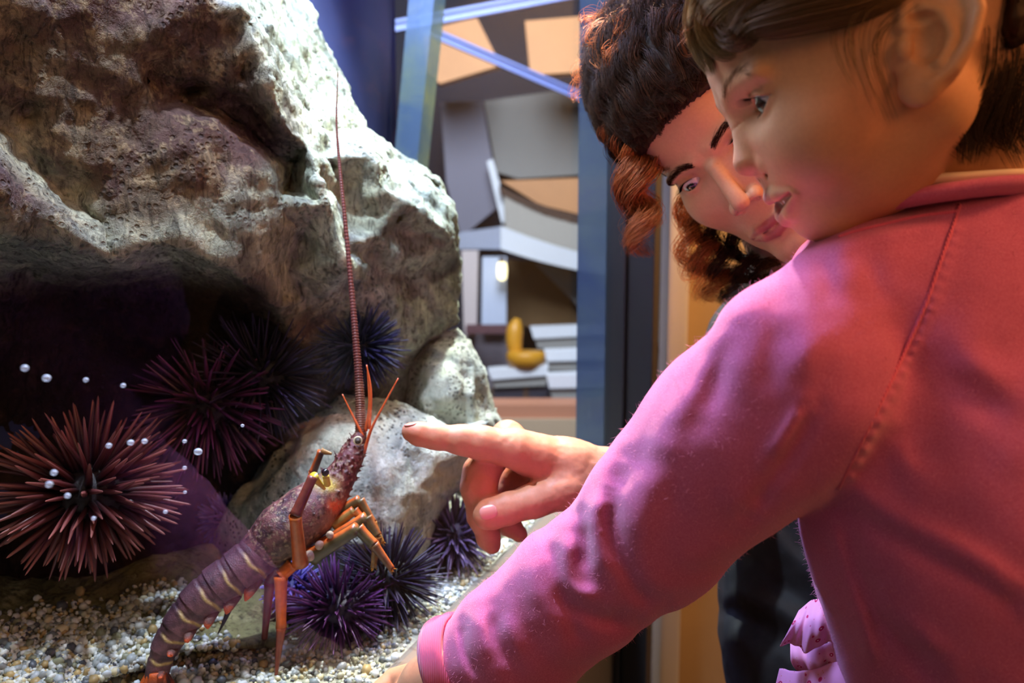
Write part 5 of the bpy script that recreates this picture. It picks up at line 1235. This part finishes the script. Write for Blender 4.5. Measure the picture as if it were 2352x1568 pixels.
# frizz on top, backlight put into its orange colour
for k_ in range(40):
    v_ = np.array([rgw.uniform(-0.5, 0.55), rgw.uniform(-0.9, 0.3), rgw.uniform(0.35, 1.0)]); v_ /= np.linalg.norm(v_); b = HW.w(np.array([-90, 0, 50]) + v_ * np.array([100, 84, 101]))
    dirn = (b - HW.w((-86, 0, 46))); dirn /= np.linalg.norm(dirn)
    wlock([b, b + dirn * .006 + rgw.normal(0, .006, 3), b + dirn * .009 + rgw.normal(0, .010, 3), b + dirn * .004 + rgw.normal(0, .014, 3)], 14, .003, .006, AU_LIT, curl=.004, turns=2.5, frizz=.0003)
# curls hanging beside the brow
for (pts, m, cu, tn, c) in (
  ([(1470, 120, .79), (1436, 210, .79), (1424, 300, .785), (1440, 380, .78), (1448, 470, .78), (1462, 560, .782)], 150, .0075, 3.2, RD_LIT),
  ([(1480, 140, .785), (1450, 250, .782), (1446, 330, .778), (1468, 420, .776), (1474, 500, .778), (1470, 585, .78)], 150, .0085, 3.6, RD_LIT),
  ([(1462, 180, .79), (1430, 270, .788), (1424, 350, .786), (1444, 440, .784), (1462, 520, .784)], 90, .0065, 3.0, DK),
  ([(1490, 200, .78), (1462, 290, .776), (1470, 370, .774), (1488, 430, .776), (1492, 520, .778)], 90, .0080, 3.0, AU_LIT),
  ([(1500, 300, .776), (1498, 340, .774), (1515, 380, .772), (1530, 395, .772)], 30, .0050, 2.0, RD_LIT),
  # mass below the jaw, wall light put into its orange strands
  ([(1640, 330, .88), (1600, 430, .87), (1575, 520, .862), (1590, 600, .86), (1625, 680, .86)], 60, .010, 3.4, AU_LIT),
  ([(1680, 380, .87), (1640, 470, .86), (1610, 560, .855), (1640, 630, .855), (1650, 690, .856)], 90, .011, 3.6, RD_LIT),
  ([(1720, 400, .87), (1680, 490, .86), (1650, 580, .852), (1672, 640, .852), (1690, 690, .854)], 110, .011, 3.6, DK),
  ([(1760, 420, .87), (1720, 520, .86), (1700, 590, .852), (1716, 640, .852), (1720, 690, .854)], 110, .011, 3.4, DK),
  ([(1650, 350, .88), (1610, 480, .87), (1600, 590, .866), (1632, 660, .866)], 40, .013, 3.0, AU_LIT),
  ([(1800, 450, .87), (1770, 550, .862), (1750, 610, .856), (1770, 660, .856)], 90, .010, 3.0, DK),
  ([(1430, 230, .79), (1420, 260, .79), (1402, 300, .79), (1398, 340, .79)], 24, .006, 1.8, RD_LIT)):
    wlock([P(*p_) for p_ in pts], int(m * 1.7), .003, .004, c, n=60, curl=cu * 1.15, turns=tn, frizz=.00018, mid=.006)
groups = {}
for S_, c_ in wl: groups.setdefault(S_.shape[1], []).append((S_, c_))
for n_, L_ in groups.items():
    S = np.concatenate([l[0] for l in L_]); Cc = np.concatenate([l[1] for l in L_]); prof = np.clip(1.15 - np.linspace(0, 1, n_) ** 3, 0.25, 1)
    hairmesh('hair_strands' if n_ == 44 else 'curls', S, prof[None] * (0.00016 if n_ == 44 else 0.00021) * np.ones((len(S), 1)), Cc, HAIRW, kind='stuff')

# black top: trunk and sleeve, one piece
TW = [pr(1905, 690, .975, 165), pr(1900, 780, .975, 235), pr(1930, 1150, .95, 240), pr(1922, 1420, .93, 236), pr(1925, 1640, .92, 250)]
TW2 = [pr(2150, 760, 1.10, 220), pr(2150, 1150, 1.08, 240), pr(2120, 1640, 1.05, 250)]
AW = [pr(1790, 770, .965, 138), pr(1690, 960, .90, 105), pr(1610, 1110, .845, 84), pr(1520, 1108, .815, 74)]
WF = [([(1700, 1250), (1780, 1330), (1860, 1390)], 26, -14), ([(1690, 1400), (1760, 1440), (1850, 1500)], 26, -14), ([(1700, 1370), (1780, 1400), (1850, 1440)], 26, 12), ([(1690, 1460), (1740, 1520), (1760, 1568)], 24, 12), ([(1740, 1180), (1800, 1260), (1880, 1320)], 26, 12), ([(1640, 700), (1700, 670), (1760, 640)], 20, -8)]
WFP = [(resample(np.array(pl, float), 20), w, h) for pl, w, h in WF]
def f_top(p):
    d = smin(sd_chain(p, TW, .05), sd_chain(p, TW2, .05), .06); d = smin(d, sd_chain(p, AW, .03), .04)
    d = d + .003 * fbm(p, 18, 3, 14); x, y, z = pix(p)
    for pl, w, h in WFP:
        best = np.full(len(p), 1e9)
        for c in pl: best = np.minimum(best, (x - c[0]) ** 2 + (y - c[1]) ** 2)
        d = d - h * z / FPX * np.exp(-best / (w * w))
    return d
V, F = surface(f_top, (0.10, 0.70, 0.45), (0.72, 1.30, 1.24), 0.0042)
M_jersey = NT('black_jersey'); _n = M_jersey.noise(60, 3, 0.6, M_jersey.coords()); M_jersey.l(M_jersey.ramp(_n, [(0.3, (0.006, 0.006, 0.008)), (0.7, (0.016, 0.017, 0.022))]), M_jersey.b.inputs['Base Color'])
M_jersey.setb(Roughness=0.75); M_jersey = M_jersey.m
under('black_top', V, F, M_jersey, WOM)

# right forearm and pointing hand: one continuous surface
ch_arm = [pr(1560, 1110, .825, 62), pr(1440, 1096, .792, 55), pr(1400, 1090, .782, 56), pr(1300, 1072, .765, 60), pr(1215, 1048, .752, 46)]
ch_idx = [pr(1235, 1046, .752, 46), pr(1180, 1030, .744, 43), pr(1102, 1016, .735, 37), pr(1062, 1010, .731, 33), pr(1000, 1002, .727, 28), pr(962, 996, .724, 25), pr(943, 991, .723, 20)]
ch_mid = [pr(1225, 1040, .775, 42), pr(1165, 1010, .775, 36), pr(1105, 1085, .752, 40), pr(1100, 1120, .748, 40), pr(1108, 1185, .752, 33), pr(1122, 1235, .758, 25), pr(1130, 1252, .760, 20)]
ch_rng = [pr(1270, 1060, .795, 40), pr(1205, 1060, .800, 34), pr(1140, 1140, .790, 33), pr(1165, 1200, .786, 27), pr(1192, 1226, .784, 19)]
ch_pnk = [pr(1300, 1085, .81, 36), pr(1250, 1100, .815, 30), pr(1195, 1150, .812, 26), pr(1160, 1190, .806, 22)]
ch_thm = [pr(1370, 1100, .765, 46), pr(1300, 1122, .750, 46), pr(1225, 1150, .738, 38), pr(1165, 1168, .732, 35), pr(1128, 1180, .729, 33), pr(1116, 1184, .728, 29)]
palm = [pr(1310, 1085, .785, 62), pr(1235, 1065, .785, 40)]
def f_whand(p):
    d = sd_chain(p, ch_arm, .012); d = smin(d, sd_chain(p, palm, .01), .014)
    for c, k in ((ch_mid, .006), (ch_rng, .005), (ch_pnk, .005), (ch_idx, .006), (ch_thm, .007)): d = smin(d, sd_chain(p, c, .006), k)
    # knuckle of the middle finger, tendon, creases
    d = smin(d, sd_sphere(p, P(1166, 996, .772), 30 * .772 / FPX), .008)
    d = smin(d, sd_cone(p, P(1200, 1006, .758), P(1350, 1040, .772), 12 * .76 / FPX, 10 * .77 / FPX), .012)
    for x, y, z, r in ((1098, 1052, .728, 5), (1006, 1030, .722, 4), (1225, 1112, .742, 6), (1160, 1140, .722, 4)):
        d = ssub(d, sd_sphere(p, P(x, y, z) - FWD * .006, r * z / FPX), .004)
    return d + .0003 * fbm(p, 160, 2, 3)
V, F = surface(f_whand, (-0.125, 0.66, 0.735), (0.20, 0.90, 0.98), 0.0011)
x_, y_, _ = pix(V); base = np.array(srgb(206, 144, 112)); red = np.array(srgb(200, 100, 70))
w = np.clip(np.exp(-(((x_ - 1110) / 45) ** 2 + ((y_ - 1125) / 60) ** 2)) + 0.6 * np.exp(-(((x_ - 940) / 40) ** 2 + ((y_ - 990) / 30) ** 2)) + .5 * np.exp(-(((x_ - 1240) / 70) ** 2 + ((y_ - 1060) / 50) ** 2)), 0, 1) * 0.7
C = (base + (red - base) * w[:, None]) * (1 + .07 * fbm(V, 70, 3, 6))[:, None]
arm = under('hand', V, F, M_skin, WOM); setcol(arm.data, C)
M_nail = plain('nail', srgb(226, 150, 136), 0.25)
def nail(c, nrm, t, w, l, name='fingernail'):
    nrm = nrm / np.linalg.norm(nrm); t = t - nrm * (t @ nrm); t /= np.linalg.norm(t); s = np.cross(nrm, t); iv_, if_ = ico(3)
    e = np.sign(iv_) * np.abs(iv_) ** 0.75; V = c + (e[:, :1] * l) * t + (e[:, 1:2] * w) * s + ((e[:, 2:3] * 0.0011) - (e[:, 1:2] ** 2) * w * 0.30) * nrm
    under(name, V, if_, M_nail, arm)
nail(P(1122, 1176, .7105), -FWD + 0.15 * UPV, camdir(-1, -0.25, 0), .0062, .0078, 'thumbnail')
nail(P(944, 974, .722), UPV * 1.0 + 0.25 * FWD - 0.25 * RGT, camdir(-1, 0.05, -0.1), .0052, .0062)
